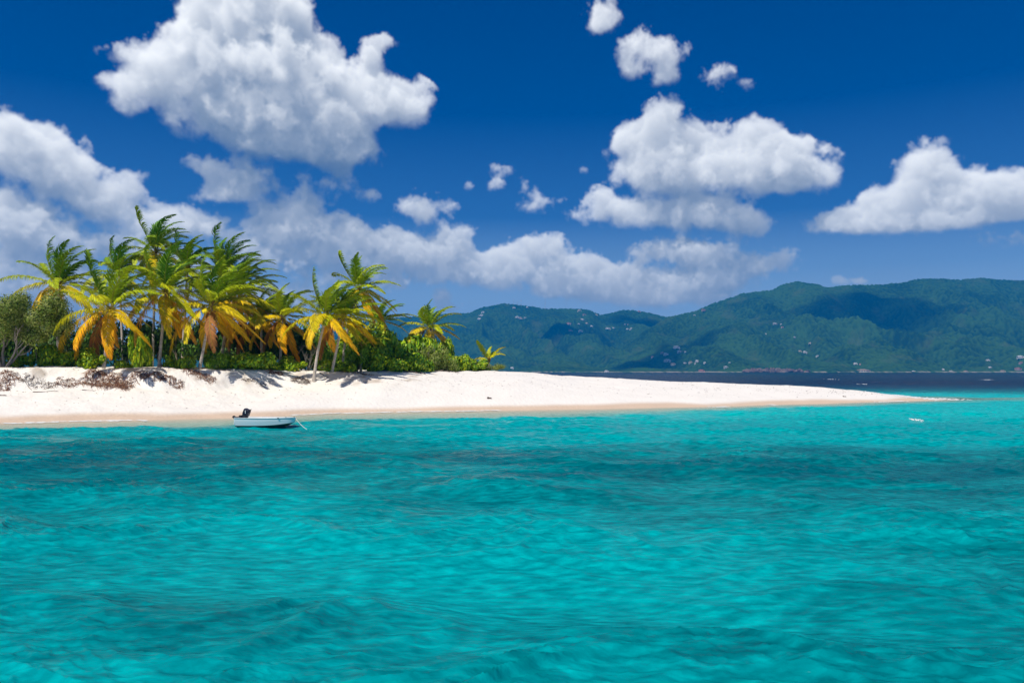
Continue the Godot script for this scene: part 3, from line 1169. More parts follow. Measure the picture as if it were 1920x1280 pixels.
	cow.block(tilt * Vector3(0.30, 0.15, 0), Vector3(0.36, 0.12, 0.29), Color(0.02, 0.02, 0.03), tilt, 0.03)
	var cowling := obj("cowling", cow.made(), paint(0.25, 0.5), motor)
	var mark := Shape.new()
	for q in [[0.28, 0.50, 0.05, 0.10], [0.32, 0.42, 0.04, 0.11]]:
		mark.block(tilt * Vector3(q[0], q[1], 0.1725), Vector3(q[2], q[3], 0.006), Color(0.75, 0.78, 0.8), tilt * Basis(Vector3(0, 0, 1), 0.5), 0.002)
	obj("decal", mark.made(), white, cowling)
	var leg := Shape.new()
	leg.tube(PackedVector3Array([tilt * Vector3(0.24, 0.14, 0), tilt * Vector3(0.05, -0.06, 0), tilt * Vector3(-0.18, -0.16, 0), tilt * Vector3(-0.42, -0.20, 0)]), PackedFloat32Array([0.10, 0.08, 0.06, 0.045]), PackedColorArray([navy, navy, navy, navy]), 8)
	obj("drive_leg", leg.made(), dark, motor)
	var prop := Shape.new()
	var hub := tilt * Vector3(-0.44, -0.19, 0)
	prop.tube(PackedVector3Array([hub - Vector3(0.09, 0.02, 0), hub, hub + Vector3(0.09, 0.02, 0)]), PackedFloat32Array([0.02, 0.05, 0.03]), PackedColorArray([navy, navy, navy]), 8)
	for q in 3:
		var a := TAU * q / 3.0 + 0.4
		var o := Vector3(0, cos(a), sin(a))
		var w := Vector3(0.035, -sin(a) * 0.05, cos(a) * 0.05)
		prop.quad_flat(hub + o * 0.04 - w * 0.6, hub + o * 0.12 - w, hub + o * 0.13 + w, hub + o * 0.04 + w * 0.6, Color(0.03, 0.03, 0.035))
	obj("propeller", prop.made(), dark, motor)
	var clamp_part := Shape.new()
	clamp_part.block(Vector3(0.03, -0.06, 0.1), Vector3(0.12, 0.26, 0.05), Color(0.05, 0.05, 0.055), Basis.IDENTITY, 0.012)
	clamp_part.block(Vector3(0.03, -0.06, -0.1), Vector3(0.12, 0.26, 0.05), Color(0.05, 0.05, 0.055), Basis.IDENTITY, 0.012)
	clamp_part.bar(Vector3(0.02, 0.05, -0.16), Vector3(0.02, 0.05, 0.16), 0.035, Color(0.04, 0.04, 0.045))
	obj("clamp_bracket", clamp_part.made(), dark, motor)
	var tiller := Shape.new()
	tiller.tube(PackedVector3Array([Vector3(0.42, 0.02, 0.02), Vector3(0.56, 0.12, 0.03), Vector3(0.80, 0.46, 0.04)]), PackedFloat32Array([0.04, 0.03, 0.026]), PackedColorArray([navy, navy, Color(0.06, 0.035, 0.025)]), 7)
	obj("tiller_handle", tiller.made(), dark, motor)
	# the bow line is tied to the boat and lies in the water
	var from := t.transform * Vector3(length + 0.14, 0.50, 0.0)
	var to := at(584, 812, d - 1.8)
	var rp := PackedVector3Array()
	var rr2 := PackedFloat32Array()
	var rc := PackedColorArray()
	for a in 15:
		var k := a / 14.0
		var p := from.lerp(Vector3(to.x, -0.12, to.z), k)
		p.y -= 0.28 * sin(PI * k) * 0.5
		rp.append(p)
		rr2.append(0.013)
		rc.append(Color(0.75, 0.74, 0.7))
	var rope := Shape.new()
	rope.tube(rp, rr2, rc, 5)
	tag(obj("anchor_rope", rope.made(), paint(0.9, 0.2)), "thin white rope running from the dinghy's bow into the water", "rope")


# ---------------------------------------------------------------- shrubs and trees

func leaf(s: Shape, p: Vector3, out: Vector3, size: float, color: Color) -> void:
	var nn := (out + Vector3(rng.randf_range(-0.8, 0.8), rng.randf_range(-0.3, 0.9), rng.randf_range(-0.8, 0.8))).normalized()
	var a := nn.cross(Vector3(rng.randf_range(-1, 1), rng.randf_range(-1, 1), rng.randf_range(-1, 1))).normalized()
	if a.length() < 0.5:
		a = nn.cross(Vector3.RIGHT).normalized()
	var b := nn.cross(a)
	var sn := (nn + out * 0.5).normalized()
	var k := s.point(p - a * size, sn, color)
	s.point(p + b * size * 0.55 - nn * size * 0.12, sn, color)
	s.point(p + a * size, sn, color * 1.1)
	s.point(p - b * size * 0.55 - nn * size * 0.12, sn, color)
	s.tri(k, k + 1, k + 2)
	s.tri(k, k + 2, k + 3)


# foliage about one metre in radius over the ground: uneven lobes, leaves on and in them
func foliage(sd: int, leaves: int, size: float, palette: Array, tall: float, lobes: int, airy: float) -> ArrayMesh:
	rng.seed = sd
	var s := Shape.new()
	var balls := []
	for k in lobes:
		var a := rng.randf() * TAU
		var q := sqrt(rng.randf()) * 0.72
		balls.append([Vector3(cos(a) * q, tall * rng.randf_range(0.22, 0.72) * (1.0 - 0.35 * q), sin(a) * q), rng.randf_range(0.2, 0.44)])
	for k in leaves:
		var ball: Array = balls[rng.randi() % lobes]
		var o := Vector3(rng.randfn(), rng.randfn() * 0.9 + 0.15, rng.randfn()).normalized()
		var rr: float = ball[1] * (1.0 - airy * pow(rng.randf(), 1.6)) * rng.randf_range(0.9, 1.12)
		var p: Vector3 = ball[0] + o * rr * Vector3(1.0, 0.85, 1.0)
		if p.y < 0.02:
			p.y = 0.02 + rng.randf() * 0.08
		var c: Color = palette[rng.randi() % palette.size()]
		leaf(s, p, o, size * rng.randf_range(0.65, 1.3), c * rng.randf_range(0.7, 1.25))
	return s.made()


func branches(sd: int, count: int, reach: Vector3, r0: float, color: Color, forks := 3) -> ArrayMesh:
	rng.seed = sd
	var s := Shape.new()
	for k in count:
		var a := TAU * k / count + rng.randf_range(-0.5, 0.5)
		var end := Vector3(cos(a) * reach.x * rng.randf_range(0.4, 1.0), reach.y * rng.randf_range(0.6, 1.0), sin(a) * reach.z * rng.randf_range(0.4, 1.0))
		limb(s, Vector3(cos(a), 0, sin(a)) * r0, end, r0 * rng.randf_range(0.6, 1.0), color, forks)
	return s.made()


func limb(s: Shape, from: Vector3, to: Vector3, r: float, color: Color, forks: int) -> void:
	var pts := PackedVector3Array()
	var rad := PackedFloat32Array()
	var col := PackedColorArray()
	var l := (to - from).length()
	var kink := Vector3(rng.randf_range(-1, 1), rng.randf_range(-0.6, 0.6), rng.randf_range(-1, 1)) * l * 0.16
	for a in 6:
		var t := a / 5.0
		pts.append(from.lerp(to, t) + kink * sin(PI * t) + Vector3(rng.randf_range(-1, 1), 0, rng.randf_range(-1, 1)) * l * 0.02)
		rad.append(r * (1.0 - 0.65 * t))
		col.append(color * rng.randf_range(0.8, 1.15))
	s.tube(pts, rad, col, 5)
	if forks > 0:
		for k in 3:
			var t := rng.randf_range(0.45, 0.95)
			var o := from.lerp(to, t) + kink * sin(PI * t)
			var d := ((to - from).normalized() + Vector3(rng.randf_range(-1, 1), rng.randf_range(-0.3, 0.8), rng.randf_range(-1, 1)) * 0.8).normalized()
			limb(s, o, o + d * l * rng.randf_range(0.35, 0.6), r * 0.45, color, forks - 1)


func build_greenery() -> void:
	var t0 := Time.get_ticks_msec()
	leaf_mat = paint(0.5, 0.4)
	leaf_mat.backlight_enabled = true
	leaf_mat.backlight = Color(0.4, 0.4, 0.4)
	var wood := paint(0.95, 0.2)
	var sea_grape := [Color(0.24, 0.42, 0.008), Color(0.34, 0.50, 0.01), Color(0.14, 0.30, 0.008), Color(0.50, 0.56, 0.012), Color(0.08, 0.2, 0.008)]
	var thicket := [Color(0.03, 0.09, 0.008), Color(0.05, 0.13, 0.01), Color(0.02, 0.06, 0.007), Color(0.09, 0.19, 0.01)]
	var dry := [Color(0.20, 0.28, 0.035), Color(0.27, 0.33, 0.055), Color(0.13, 0.21, 0.02), Color(0.32, 0.35, 0.09)]
	var green := [Color(0.11, 0.27, 0.008), Color(0.18, 0.35, 0.01), Color(0.07, 0.19, 0.008), Color(0.26, 0.40, 0.012)]
	var leafy := [foliage(901, 3800, 0.085, sea_grape, 1.0, 12, 0.5), foliage(902, 3800, 0.085, sea_grape, 0.9, 14, 0.5), foliage(903, 3800, 0.08, sea_grape, 0.85, 11, 0.5)]
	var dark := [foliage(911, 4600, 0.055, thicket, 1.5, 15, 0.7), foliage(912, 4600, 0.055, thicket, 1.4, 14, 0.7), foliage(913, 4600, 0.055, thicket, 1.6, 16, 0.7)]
	var fine := [foliage(921, 6500, 0.04, green, 1.1, 15, 0.5), foliage(922, 6500, 0.04, green, 1.0, 16, 0.5), foliage(923, 6500, 0.04, green, 1.15, 14, 0.5)]
	var wiry := [foliage(931, 4500, 0.035, dry, 1.0, 13, 0.8), foliage(932, 4500, 0.035, dry, 0.9, 14, 0.8)]
	var kinds := {"leafy": leafy, "dark": dark, "fine": fine, "wiry": wiry}
	var stems := [branches(941, 5, Vector3(0.6, 0.75, 0.6), 0.03, Color(0.25, 0.21, 0.17), 2), branches(942, 6, Vector3(0.6, 0.8, 0.6), 0.028, Color(0.3, 0.26, 0.22), 2)]
	# kind, x in the photograph, distance, half width, height, label
	var list := [
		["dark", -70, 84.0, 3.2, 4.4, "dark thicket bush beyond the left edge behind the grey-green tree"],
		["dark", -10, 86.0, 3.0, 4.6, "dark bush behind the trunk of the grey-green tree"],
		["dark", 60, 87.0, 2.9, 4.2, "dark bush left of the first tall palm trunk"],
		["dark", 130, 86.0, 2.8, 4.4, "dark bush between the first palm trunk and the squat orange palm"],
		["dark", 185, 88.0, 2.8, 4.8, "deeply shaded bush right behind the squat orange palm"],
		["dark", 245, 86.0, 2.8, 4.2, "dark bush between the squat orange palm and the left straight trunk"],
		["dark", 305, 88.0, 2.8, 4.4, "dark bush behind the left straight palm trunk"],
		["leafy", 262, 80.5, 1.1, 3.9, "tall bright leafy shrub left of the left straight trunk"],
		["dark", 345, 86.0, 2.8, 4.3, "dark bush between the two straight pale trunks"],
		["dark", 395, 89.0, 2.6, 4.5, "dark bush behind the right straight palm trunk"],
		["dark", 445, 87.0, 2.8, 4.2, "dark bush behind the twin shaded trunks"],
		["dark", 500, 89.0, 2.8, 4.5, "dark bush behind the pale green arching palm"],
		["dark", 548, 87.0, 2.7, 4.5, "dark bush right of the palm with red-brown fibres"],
		["fine", 575, 91.0, 2.6, 5.3, "green bush rising behind the root ball palm"],
		["leafy", 600, 86.0, 2.0, 3.0, "leafy bush behind the trunk of the root ball palm"],
		["leafy", 655, 91.0, 2.9, 5.0, "broad green bush behind the slanting palm"],
		["fine", 705, 90.0, 3.0, 4.9, "tall rounded bush under the small palm right of the lone palm"],
		["fine", 668, 84.5, 2.0, 3.2, "mid height bush in front of the young palm"],
		["leafy", 735, 88.5, 2.4, 3.7, "bright leafy bush left of the windblown palm"],
		["leafy", 755, 94.0, 3.0, 4.7, "tall bush behind the bright leafy one, left of the windblown palm"],
		["leafy", 800, 93.5, 2.6, 4.7, "dense bush directly below the windblown palm"],
		["wiry", 808, 90.5, 2.0, 3.4, "olive twiggy bush in front of the windblown palm"],
		["leafy", 828, 95.0, 1.5, 4.1, "rounded bush right under the windblown palm's right fronds"],
		["leafy", 770, 87.0, 2.4, 2.3, "low bright bush on the sand edge below the windblown palm"],
		["wiry", 838, 91.5, 1.3, 1.8, "grey twiggy low shrub at the right foot of the tall bushes"],
		["leafy", 856, 94.5, 1.8, 2.1, "low leafy bush just right of the tall bushes"],
		["leafy", 882, 96.0, 1.8, 1.7, "low leafy bush left of the little palm"],
		["leafy", 908, 97.5, 1.5, 1.25, "low leafy shrub at the foot of the little palm"],
		["wiry", 930, 98.0, 1.3, 0.85, "pale grassy shrub right of the little palm"],
		["wiry", 946, 99.0, 1.0, 0.5, "last tuft of the greenery before the bare spit"],
		["leafy", 700, 84.5, 2.2, 2.0, "yellowish low shrub in front of the tall rounded bush"],
		["leafy", 735, 85.0, 1.9, 1.5, "low shrub at the sand edge right of the yellowish one"],
		["leafy", 648, 82.0, 1.5, 1.2, "low shrub right of the lone palm's base"],
		["leafy", 610, 80.5, 1.3, 1.0, "small shrub behind the root ball palm's foot"],
		["leafy", 470, 77.5, 2.1, 1.75, "bright sprawling sea grape between the twin trunks and the fibre palm"],
		["leafy", 503, 79.0, 1.5, 1.3, "bright low sea grape left of the fibre palm's base"],
		["leafy", 545, 80.0, 1.7, 1.2, "dull low shrub right of the fibre palm's base"],
		["fine", 406, 75.5, 1.2, 1.7, "green shrub hanging over the bank right of the right straight trunk"],
		["leafy", 347, 73.5, 1.05, 1.35, "small bright shrub between the two straight trunks"],
		["leafy", 318, 73.8, 0.7, 0.85, "tiny shrub at the foot of the left straight trunk"],
		["leafy", 430, 77.5, 1.3, 1.6, "leafy shrub below the twin shaded trunks"],
		["leafy", 225, 72.5, 1.0, 1.0, "low shrub right of the squat orange palm"],
		["leafy", 172, 71.0, 1.3, 1.5, "leafy shrub left of the squat orange palm's foot"],
		["leafy", 122, 72.0, 1.5, 1.6, "leafy shrub right of the first tall palm's base"],
		["leafy", 78, 71.5, 1.5, 2.2, "leafy shrub left of the first tall palm's base"],
		["leafy", 40, 72.0, 1.3, 1.2, "low shrub beside the grey-green tree's trunk"],
	]
	var turn := 0
	for e in list:
		rng.seed = 5000 + turn
		var w := at(e[1], 690.0, e[2])
		var p := Vector3(w.x, land(w.x, e[2]) - 0.08, -e[2])
		var t := thing("shrub", e[5], "shrub", p, "shrubs and bushes along the top of the beach")
		var set_of: Array = kinds[e[0]]
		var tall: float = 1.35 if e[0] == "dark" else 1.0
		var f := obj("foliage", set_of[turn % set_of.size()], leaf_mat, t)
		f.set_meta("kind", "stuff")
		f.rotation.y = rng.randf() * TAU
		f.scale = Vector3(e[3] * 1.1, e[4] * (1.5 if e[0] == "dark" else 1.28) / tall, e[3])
		var b := obj("stem", stems[turn % 2], wood, t)
		b.rotation.y = rng.randf() * TAU
		b.scale = Vector3(e[3], e[4] * 0.9, e[3])
		turn += 1
	# the grey-green tree at the left edge
	rng.seed = 61
	var base := at(4, 690.0, 70.0)
	base.y = land(base.x, 70.0) - 0.1
	var tree := thing("coastal_tree", "low grey-green tree with pale forked trunk at the left edge of the beach", "tree", base)
	var tr := Shape.new()
	var bark_color := Color(0.36, 0.31, 0.27)
	for q in [[Vector3(-0.1, 0, 0), Vector3(-0.9, 2.6, 0.3), 0.17], [Vector3(0.05, 0, 0), Vector3(0.1, 3.2, -0.2), 0.15], [Vector3(0.15, 0, 0.05), Vector3(2.3, 2.3, 0.4), 0.13], [Vector3(0.0, 0, -0.1), Vector3(-2.2, 2.4, -0.5), 0.13], [Vector3(0.2, 0, 0.1), Vector3(1.5, 3.0, 0.8), 0.11]]:
		limb(tr, q[0], q[1], q[2], bark_color, 3)
	obj("trunk", tr.made(), wood, tree)
	var cs := Shape.new()
	var balls := []
	for k in 44:
		var a := rng.randf() * TAU
		var q := sqrt(rng.randf())
		balls.append([Vector3(1.0 + cos(a) * 4.2 * q, 4.3 + rng.randf_range(-2.0, 3.0) * (1.0 - 0.5 * q), sin(a) * 2.8 * q), rng.randf_range(0.6, 1.2)])
	for k in 60000:
		var ball: Array = balls[rng.randi() % balls.size()]
		var o := Vector3(rng.randfn(), rng.randfn() + 0.2, rng.randfn()).normalized()
		var p: Vector3 = ball[0] + o * ball[1] * (1.0 - 0.7 * pow(rng.randf(), 1.4)) * rng.randf_range(0.85, 1.15)
		var c: Color = dry[rng.randi() % 4]
		leaf(cs, p, o, 0.08 * rng.randf_range(0.6, 1.4), c * rng.randf_range(0.75, 1.25))
	obj("crown", cs.made(), leaf_mat, tree).set_meta("kind", "stuff")
	# leafless bushes
	for e in [[578, 80.5, 2.3, "bare grey leafless bush left of the root ball palm"], [440, 79.0, 1.8, "bare leafless bush under the twin shaded trunks"]]:
		var w := at(e[0], 690.0, e[1])
		var p := Vector3(w.x, land(w.x, e[1]) - 0.05, -e[1])
		var o := obj("bare_bush", branches(951 + int(e[1]), 6, Vector3(1.0, e[2], 0.8), 0.035, Color(0.34, 0.30, 0.27), 3), wood)
		o.position = p
		tag(o, e[3], "bush")
	print("green ", Time.get_ticks_msec() - t0)


# ---------------------------------------------------------------- eroded bank: roots, driftwood, litter

func build_bank() -> void:
	rng.seed = 777
	var wood := paint(0.95, 0.15)
	var rust := [Color(0.32, 0.15, 0.09), Color(0.22, 0.10, 0.065), Color(0.42, 0.24, 0.15), Color(0.16, 0.09, 0.065)]
	var ash := [Color(0.26, 0.21, 0.18), Color(0.18, 0.14, 0.12), Color(0.34, 0.28, 0.24)]
	# x from, x to in the photograph, distance, top and drop in metres, number of strands, label
	var list := [
		[165, 255, 69.3, 0.35, 1.9, 900, rust, "thick mat of rust-brown roots hanging below the squat orange palm"],
		[252, 345, 70.6, 0.1, 0.85, 620, rust, "long fringe of brown roots below the left straight palm"],
		[345, 405, 72.6, 0.1, 0.8, 380, rust, "short fringe of brown roots below the right straight palm"],
		[-30, 36, 66.8, 0.2, 1.6, 520, rust, "brown root tangle on the bank under the grey-green tree"],
		[40, 112, 67.2, 0.1, 0.7, 200, ash, "sparse grey roots on the bank below the first tall palm"],
		[108, 150, 67.8, 0.1, 0.8, 170, rust, "sparse brown roots left of the thick root mat"],
		[455, 500, 74.8, 0.1, 0.6, 140, ash, "dry grey twigs on the sand below the sprawling sea grape"],
		[502, 532, 77.3, 0.1, 0.5, 200, rust, "small brown root clump below the fibre palm"],
		[548, 582, 76.8, 0.2, 0.7, 260, ash, "grey root fan spreading left of the root ball palm"],
		[640, 700, 81.0, 0.1, 0.5, 240, ash, "dry brush lying along the sand edge right of the lone palm"],
		[700, 800, 84.6, 0.1, 0.5, 280, ash, "dry brush along the sand edge under the right-hand bushes"],
		[800, 860, 89.5, 0.1, 0.5, 160, ash, "dry twigs at the sand edge below the olive bush"],
	]
	for e in list:
		var w0 := at(e[0], 705.0, e[2])
		var w1 := at(e[1], 705.0, e[2])
		var mid := (w0 + w1) * 0.5
		mid.y = land(mid.x, e[2])
		var s := Shape.new()
		var half: float = (w1.x - w0.x) * 0.5
		for k in int(e[5] * 0.62):
			var u := rng.randf_range(-1, 1)
			var x: float = u * half
			var near: float = rng.randf_range(-0.3, 1.0) * e[4] * 0.9
			var d: float = e[2] - near
			var y0 := land(mid.x + x, d) - mid.y
			var run: Vector3 = Vector3(rng.randf_range(-0.9, 0.9), 0, rng.randf_range(0.1, 1.0)) * rng.randf_range(0.2, 0.7) * (e[4] * 0.5 + 0.3)
			var y1 := land(mid.x + x + run.x, d - run.z) - mid.y
			var hump: float = rng.randf_range(0.03, 0.30) * (e[3] + 0.5) * (1.0 - u * u * 0.7)
			var pal: Array = e[6]
			var c: Color = pal[rng.randi() % pal.size()]
			var a := Vector3(x, y0 + hump * 0.4, -d - mid.z)
			var z := Vector3(x + run.x, y1 + 0.01, -d + run.z - mid.z)
			var m := a.lerp(z, 0.5) + Vector3(rng.randf_range(-0.1, 0.1), hump, rng.randf_range(-0.05, 0.1))
			s.tube(PackedVector3Array([a, m, z]), PackedFloat32Array([0.022, 0.018, 0.008]), PackedColorArray([c, c, c * 0.9]), 3, false)
		var o := obj("root_tangle", s.made(), wood)
		o.position = Vector3(mid.x, mid.y, mid.z)
		o.set_meta("kind", "stuff")
		tag(o, e[7], "roots", "exposed roots and brush along the bank", "stuff")
	# single pieces of driftwood
	for e in [[2, 742, 0.75, 0.07, 0.15, "short dark driftwood log low on the sand at the left edge"], [48, 722, 1.5, 0.035, -0.5, "dead branch sloping down the bank at far left"], [85, 735, 1.9, 0.03, 0.2, "long thin stick lying on the sand below the sparse grey roots"], [112, 727, 0.9, 0.03, -0.3, "small stick left of the thick root mat"], [165, 733, 1.0, 0.025, 0.1, "thin stick on the sand below the thick root mat"], [436, 683, 1.5, 0.05, -0.45, "grey dead branch leaning out beside the sprawling sea grape"], [918, 748, 0.35, 0.12, 0.0, "lone dark lump of debris on the open sand"], [608, 706, 1.1, 0.05, -0.6, "dark root reaching right from the root ball palm"], [1584, 744, 0.4, 0.07, 0.1, "dark lump of debris near the tip of the spit"]]:
		var d := shore_hit(e[0], e[1])
		var w := at(e[0], e[1], d)
		var s := Shape.new()
		var l: float = e[2]
		var cc: Color = ash[rng.randi() % 3] * 0.7
		var pts := PackedVector3Array()
		var rad := PackedFloat32Array()
		var col := PackedColorArray()
		for k in 6:
			var t := k / 5.0 - 0.5
			var px := w.x + t * l
			pts.append(Vector3(t * l, land(px, d + t * l * e[4]) - land(w.x, d) + 0.03 + 0.02 * sin(k * 2.0), -t * l * e[4] + 0.05 * sin(k * 1.7)))
			rad.append(e[3] * (1.1 - 0.6 * (t + 0.5)))
			col.append(cc)
		s.tube(pts, rad, col, 6)
		var o := obj("driftwood", s.made(), wood)
		o.position = Vector3(w.x, land(w.x, d), -d)
		tag(o, e[5], "driftwood")
	# wrack: scraps that nobody would count
	var wr := Shape.new()
	for k in 700:
		var x := rng.randf_range(-48.0, 46.0)
		var dw := lerp_table(shore, x)
		var dc := lerp_table(crest, x)
		var t := 0.2 + 0.8 * rng.randf()
		if x < -14.0 and rng.randf() < 0.6:
			t = rng.randf_range(0.66, 0.98)
		elif rng.randf() < 0.35:
			t = 0.46 + 0.05 * rng.randfn()
		var d := dw + (dc - dw) * t
		var y := land(x, d) + 0.012
		var l := rng.randf_range(0.02, 0.09) * (1.0 if rng.randf() < 0.93 else 2.2)
		var a := rng.randf() * TAU
		var o := Vector3(cos(a), 0, sin(a)) * l
		var c: Color = [Color(0.16, 0.1, 0.07), Color(0.3, 0.22, 0.15), Color(0.09, 0.07, 0.06)][rng.randi() % 3]
		wr.tube(PackedVector3Array([Vector3(x, y, -d) - o, Vector3(x, y + 0.02, -d), Vector3(x, y, -d) + o]), PackedFloat32Array([0.008, 0.02, 0.006]), PackedColorArray([c, c, c]), 3, false)
	tag(obj("wrack", wr.made(), wood), "scattered dark scraps of seaweed and twigs on the white sand", "beach litter", "", "stuff")


# where the line of sight through a pixel meets the sand
func shore_hit(x: float, y: float) -> float:
	var d := 54.0
	while d < 120.0:
		var p := at(x, y, d)
		if land(p.x, d) >= p.y and p.y > 0.0:
			return d
		d += 0.25
	return 90.0


# ---------------------------------------------------------------- far houses and masts

func hill_hit(x: float, y: float) -> Vector3:
	for h in hill_list:
		var d: float = h[1]
		while d < h[2] + 5.0:
			var p := at(x, y, d)
			if p.x > h[0][0].x and p.x < h[0][h[0].size() - 1].x:
				var g := hill_height(h[0], p.x, d, h[1], h[2], h[3], h[4])
				if g >= p.y and g > 1.0:
					return Vector3(p.x, g, -d)
			d += 6.0
	var w := at(x, y, 4600.0)
	return w


func build_far_houses() -> void:
	rng.seed = 31
	var wall_mat := paint(0.8, 0.3)
	# x, y in the photograph, width in pixels, tone (0 white, 1 cream, 2 pink, 3 grey), label
	var list := [
		[842, 590, 4, 0, "tiny white house on the skyline at the far left of the hazy ridge"],
		[905, 586, 8, 0, "topmost white house of the trio on the hazy ridge's left shoulder"],
		[903, 592, 14, 0, "widest white house of the trio on the hazy ridge's left shoulder"],
		[899, 598, 11, 0, "lowest white house of the trio on the hazy ridge's left shoulder"],
		[963, 577, 7, 0, "white house just under the three masts"],
		[988, 576, 5, 0, "small white house right of the three masts"],
		[969, 596, 9, 0, "left white house of the group below the three masts"],
		[975, 597, 10, 1, "cream middle house of the group below the three masts"],
		[984, 596, 6, 3, "grey right house of the group below the three masts"],
		[1086, 583, 9, 1, "cream house near the skyline right of the lone mast"],
		[1095, 591, 9, 2, "pinkish house below the cream skyline house"],
		[1091, 599, 8, 0, "white house below the pinkish one on the hazy ridge"],
		[1118, 590, 6, 1, "cream house on the right slope of the hazy ridge's second summit"],
		[1066, 607, 11, 2, "pink house at the left of the mid-slope row"],
		[1085, 607, 5, 0, "small white house next to the pink one in the mid-slope row"],
		[1100, 606, 6, 1, "cream house in the middle of the mid-slope row"],
		[1109, 611, 6, 0, "white house at the right of the mid-slope row"],
		[1069, 620, 9, 2, "shaded pink house below the mid-slope row"],
		[1088, 622, 9, 0, "white house right of the shaded pink one"],
		[1139, 617, 12, 0, "broad white house in the pair right of the mid-slope row"],
		[1150, 615, 6, 0, "narrow white house in the pair right of the mid-slope row"],
		[1198, 584, 7, 2, "pink house on the skyline of the hazy ridge's right hump"],
		[1172, 608, 5, 0, "left white speck of a house below the right hump"],
		[1178, 608, 5, 1, "right cream speck of a house below the right hump"],
		[1176, 617, 6, 0, "left white house of the lower pair below the right hump"],
		[1184, 617, 9, 0, "right white house of the lower pair below the right hump"],
		[960, 690, 8, 0, "white house near the water just beyond the greenery's tip"],
		[1319, 583, 10, 2, "pink roofed house high on the mountain's left shoulder"],
		[1302, 591, 5, 0, "small white house left of the pink roofed one"],
		[1268, 653, 16, 0, "large white villa topmost of the cluster at the mountain's left foot"],
		[1274, 661, 12, 3, "grey villa just below the large white one"],
		[1285, 660, 6, 0, "small white house right of the grey villa"],
		[1242, 663, 9, 2, "pinkish house left in the cluster at the mountain's left foot"],
		[1248, 666, 12, 0, "white house beside the pinkish one in the cluster"],
		[1224, 670, 8, 2, "lone pink house left of the cluster at the mountain's left foot"],
		[1251, 677, 17, 0, "long white villa low in the cluster at the mountain's left foot"],
		[1262, 684, 12, 1, "cream house below the long white villa"],
		[1284, 681, 7, 0, "first white house from left in the low row right of the cluster"],
		[1295, 680, 10, 1, "second house from left in the low row, cream"],
		[1307, 679, 10, 0, "third house from left in the low row, white and highest"],
		[1304, 684, 6, 3, "grey house just under the low row"],
		[1322, 680, 6, 0, "last small white house of the low row"],
		[1368, 681, 6, 0, "lone white house right of the low row"],
		[1361, 689, 10, 3, "grey house near the shore left of the rocky point"],
		[1315, 695, 14, 2, "pink waterfront house left of the rocky point"],
		[1137, 694, 10, 0, "white waterfront house at the tip of the mountain's left spur"],
		[1100, 695, 6, 0, "tiny white waterfront house on the low dark headland's right end"],
		[1453, 609, 9, 3, "grey-white house left in the group high on the central spur"],
		[1465, 608, 5, 0, "white house right in the group high on the central spur"],
		[1467, 613, 6, 2, "pink house lowest in the group high on the central spur"],
		[1435, 626, 6, 0, "lone pale house left below the group on the central spur"],
		[1490, 632, 5, 3, "dim grey house right below the group on the central spur"],
		[1519, 646, 7, 1, "cream house on the right side of the central spur"],
		[1500, 659, 7, 1, "left cream house of the pair above the rocky point"],
		[1509, 662, 9, 0, "right white house of the pair above the rocky point"],
		[1533, 669, 7, 0, "white square house right of the pair above the rocky point"],
		[1604, 683, 9, 0, "left white house of the pair above the long waterfront building"],
		[1614, 683, 7, 2, "right pinkish house of the pair above the long waterfront building"],
		[1618, 696, 26, 1, "long low cream waterfront building right of the rocky point"],
		[1713, 695, 8, 0, "first waterfront house right of the long building"],
		[1728, 695, 7, 1, "second waterfront house right of the long building, cream"],
		[1769, 693, 5, 0, "tiny white house above the middle of the right shore"],
		[1783, 695, 9, 3, "grey waterfront house in the middle of the right shore"],
		[1811, 694, 9, 1, "cream waterfront house with a gabled roof on the right shore"],
		[1853, 676, 8, 0, "lone white house on the slope at the far right"],
		[1857, 689, 7, 0, "white house between the slope house and the right shore"],
		[1880, 694, 11, 1, "wide cream waterfront house near the right edge"],
		[1909, 693, 13, 2, "pinkish waterfront house at the right edge"],
		[1913, 671, 14, 0, "broad white house on the slope at the right edge"],
		[1915, 681, 9, 2, "pink house below the broad white one at the right edge"],
	]
	var walls := [Color(0.78, 0.78, 0.76), Color(0.72, 0.66, 0.52), Color(0.62, 0.42, 0.36), Color(0.5, 0.51, 0.52)]
	var roofs := [Color(0.72, 0.72, 0.71), Color(0.5, 0.36, 0.27), Color(0.45, 0.17, 0.12), Color(0.6, 0.6, 0.6)]
	for e in list:
		var p := hill_hit(e[0], e[1] + 1.0)
		if e[1] >= 694:
			p = at(e[0], 697.6, 2760.0 if e[0] > 1120 else 3290.0)
			p.y = 1.0
		var w: float = e[2] * 0.9 * -p.z / F
		var t := thing("house", e[4], "house", p, "houses on the far hills")
		t.rotation.y = rng.randf_range(-0.35, 0.35)
		var h := clampf(w * 0.28, 3.4, 7.5)
		var dp := w * 0.6
		var s := Shape.new()
		s.block(Vector3(0, h * 0.5 - 2.0, 0), Vector3(w * 0.66, h + 4.0, dp), walls[e[3]], Basis.IDENTITY, 0.1)
		s.block(Vector3(w * 0.36, h * 0.36 - 2.0, dp * 0.1), Vector3(w * 0.30, h * 0.72 + 4.0, dp * 0.8), walls[e[3]] * 0.95, Basis.IDENTITY, 0.1)
		obj("wall", s.made(), wall_mat, t)
		var roof := Shape.new()
		var rc: Color = roofs[e[3]]
		roof_shape(roof, Vector3(0, h, 0), w * 0.74, dp * 1.12, h * 0.42, rc)
		roof_shape(roof, Vector3(w * 0.36, h * 0.72, dp * 0.1), w * 0.36, dp * 0.92, h * 0.3, rc * 0.93)
		obj("roof", roof.made(), wall_mat, t)
		var deck := Shape.new()
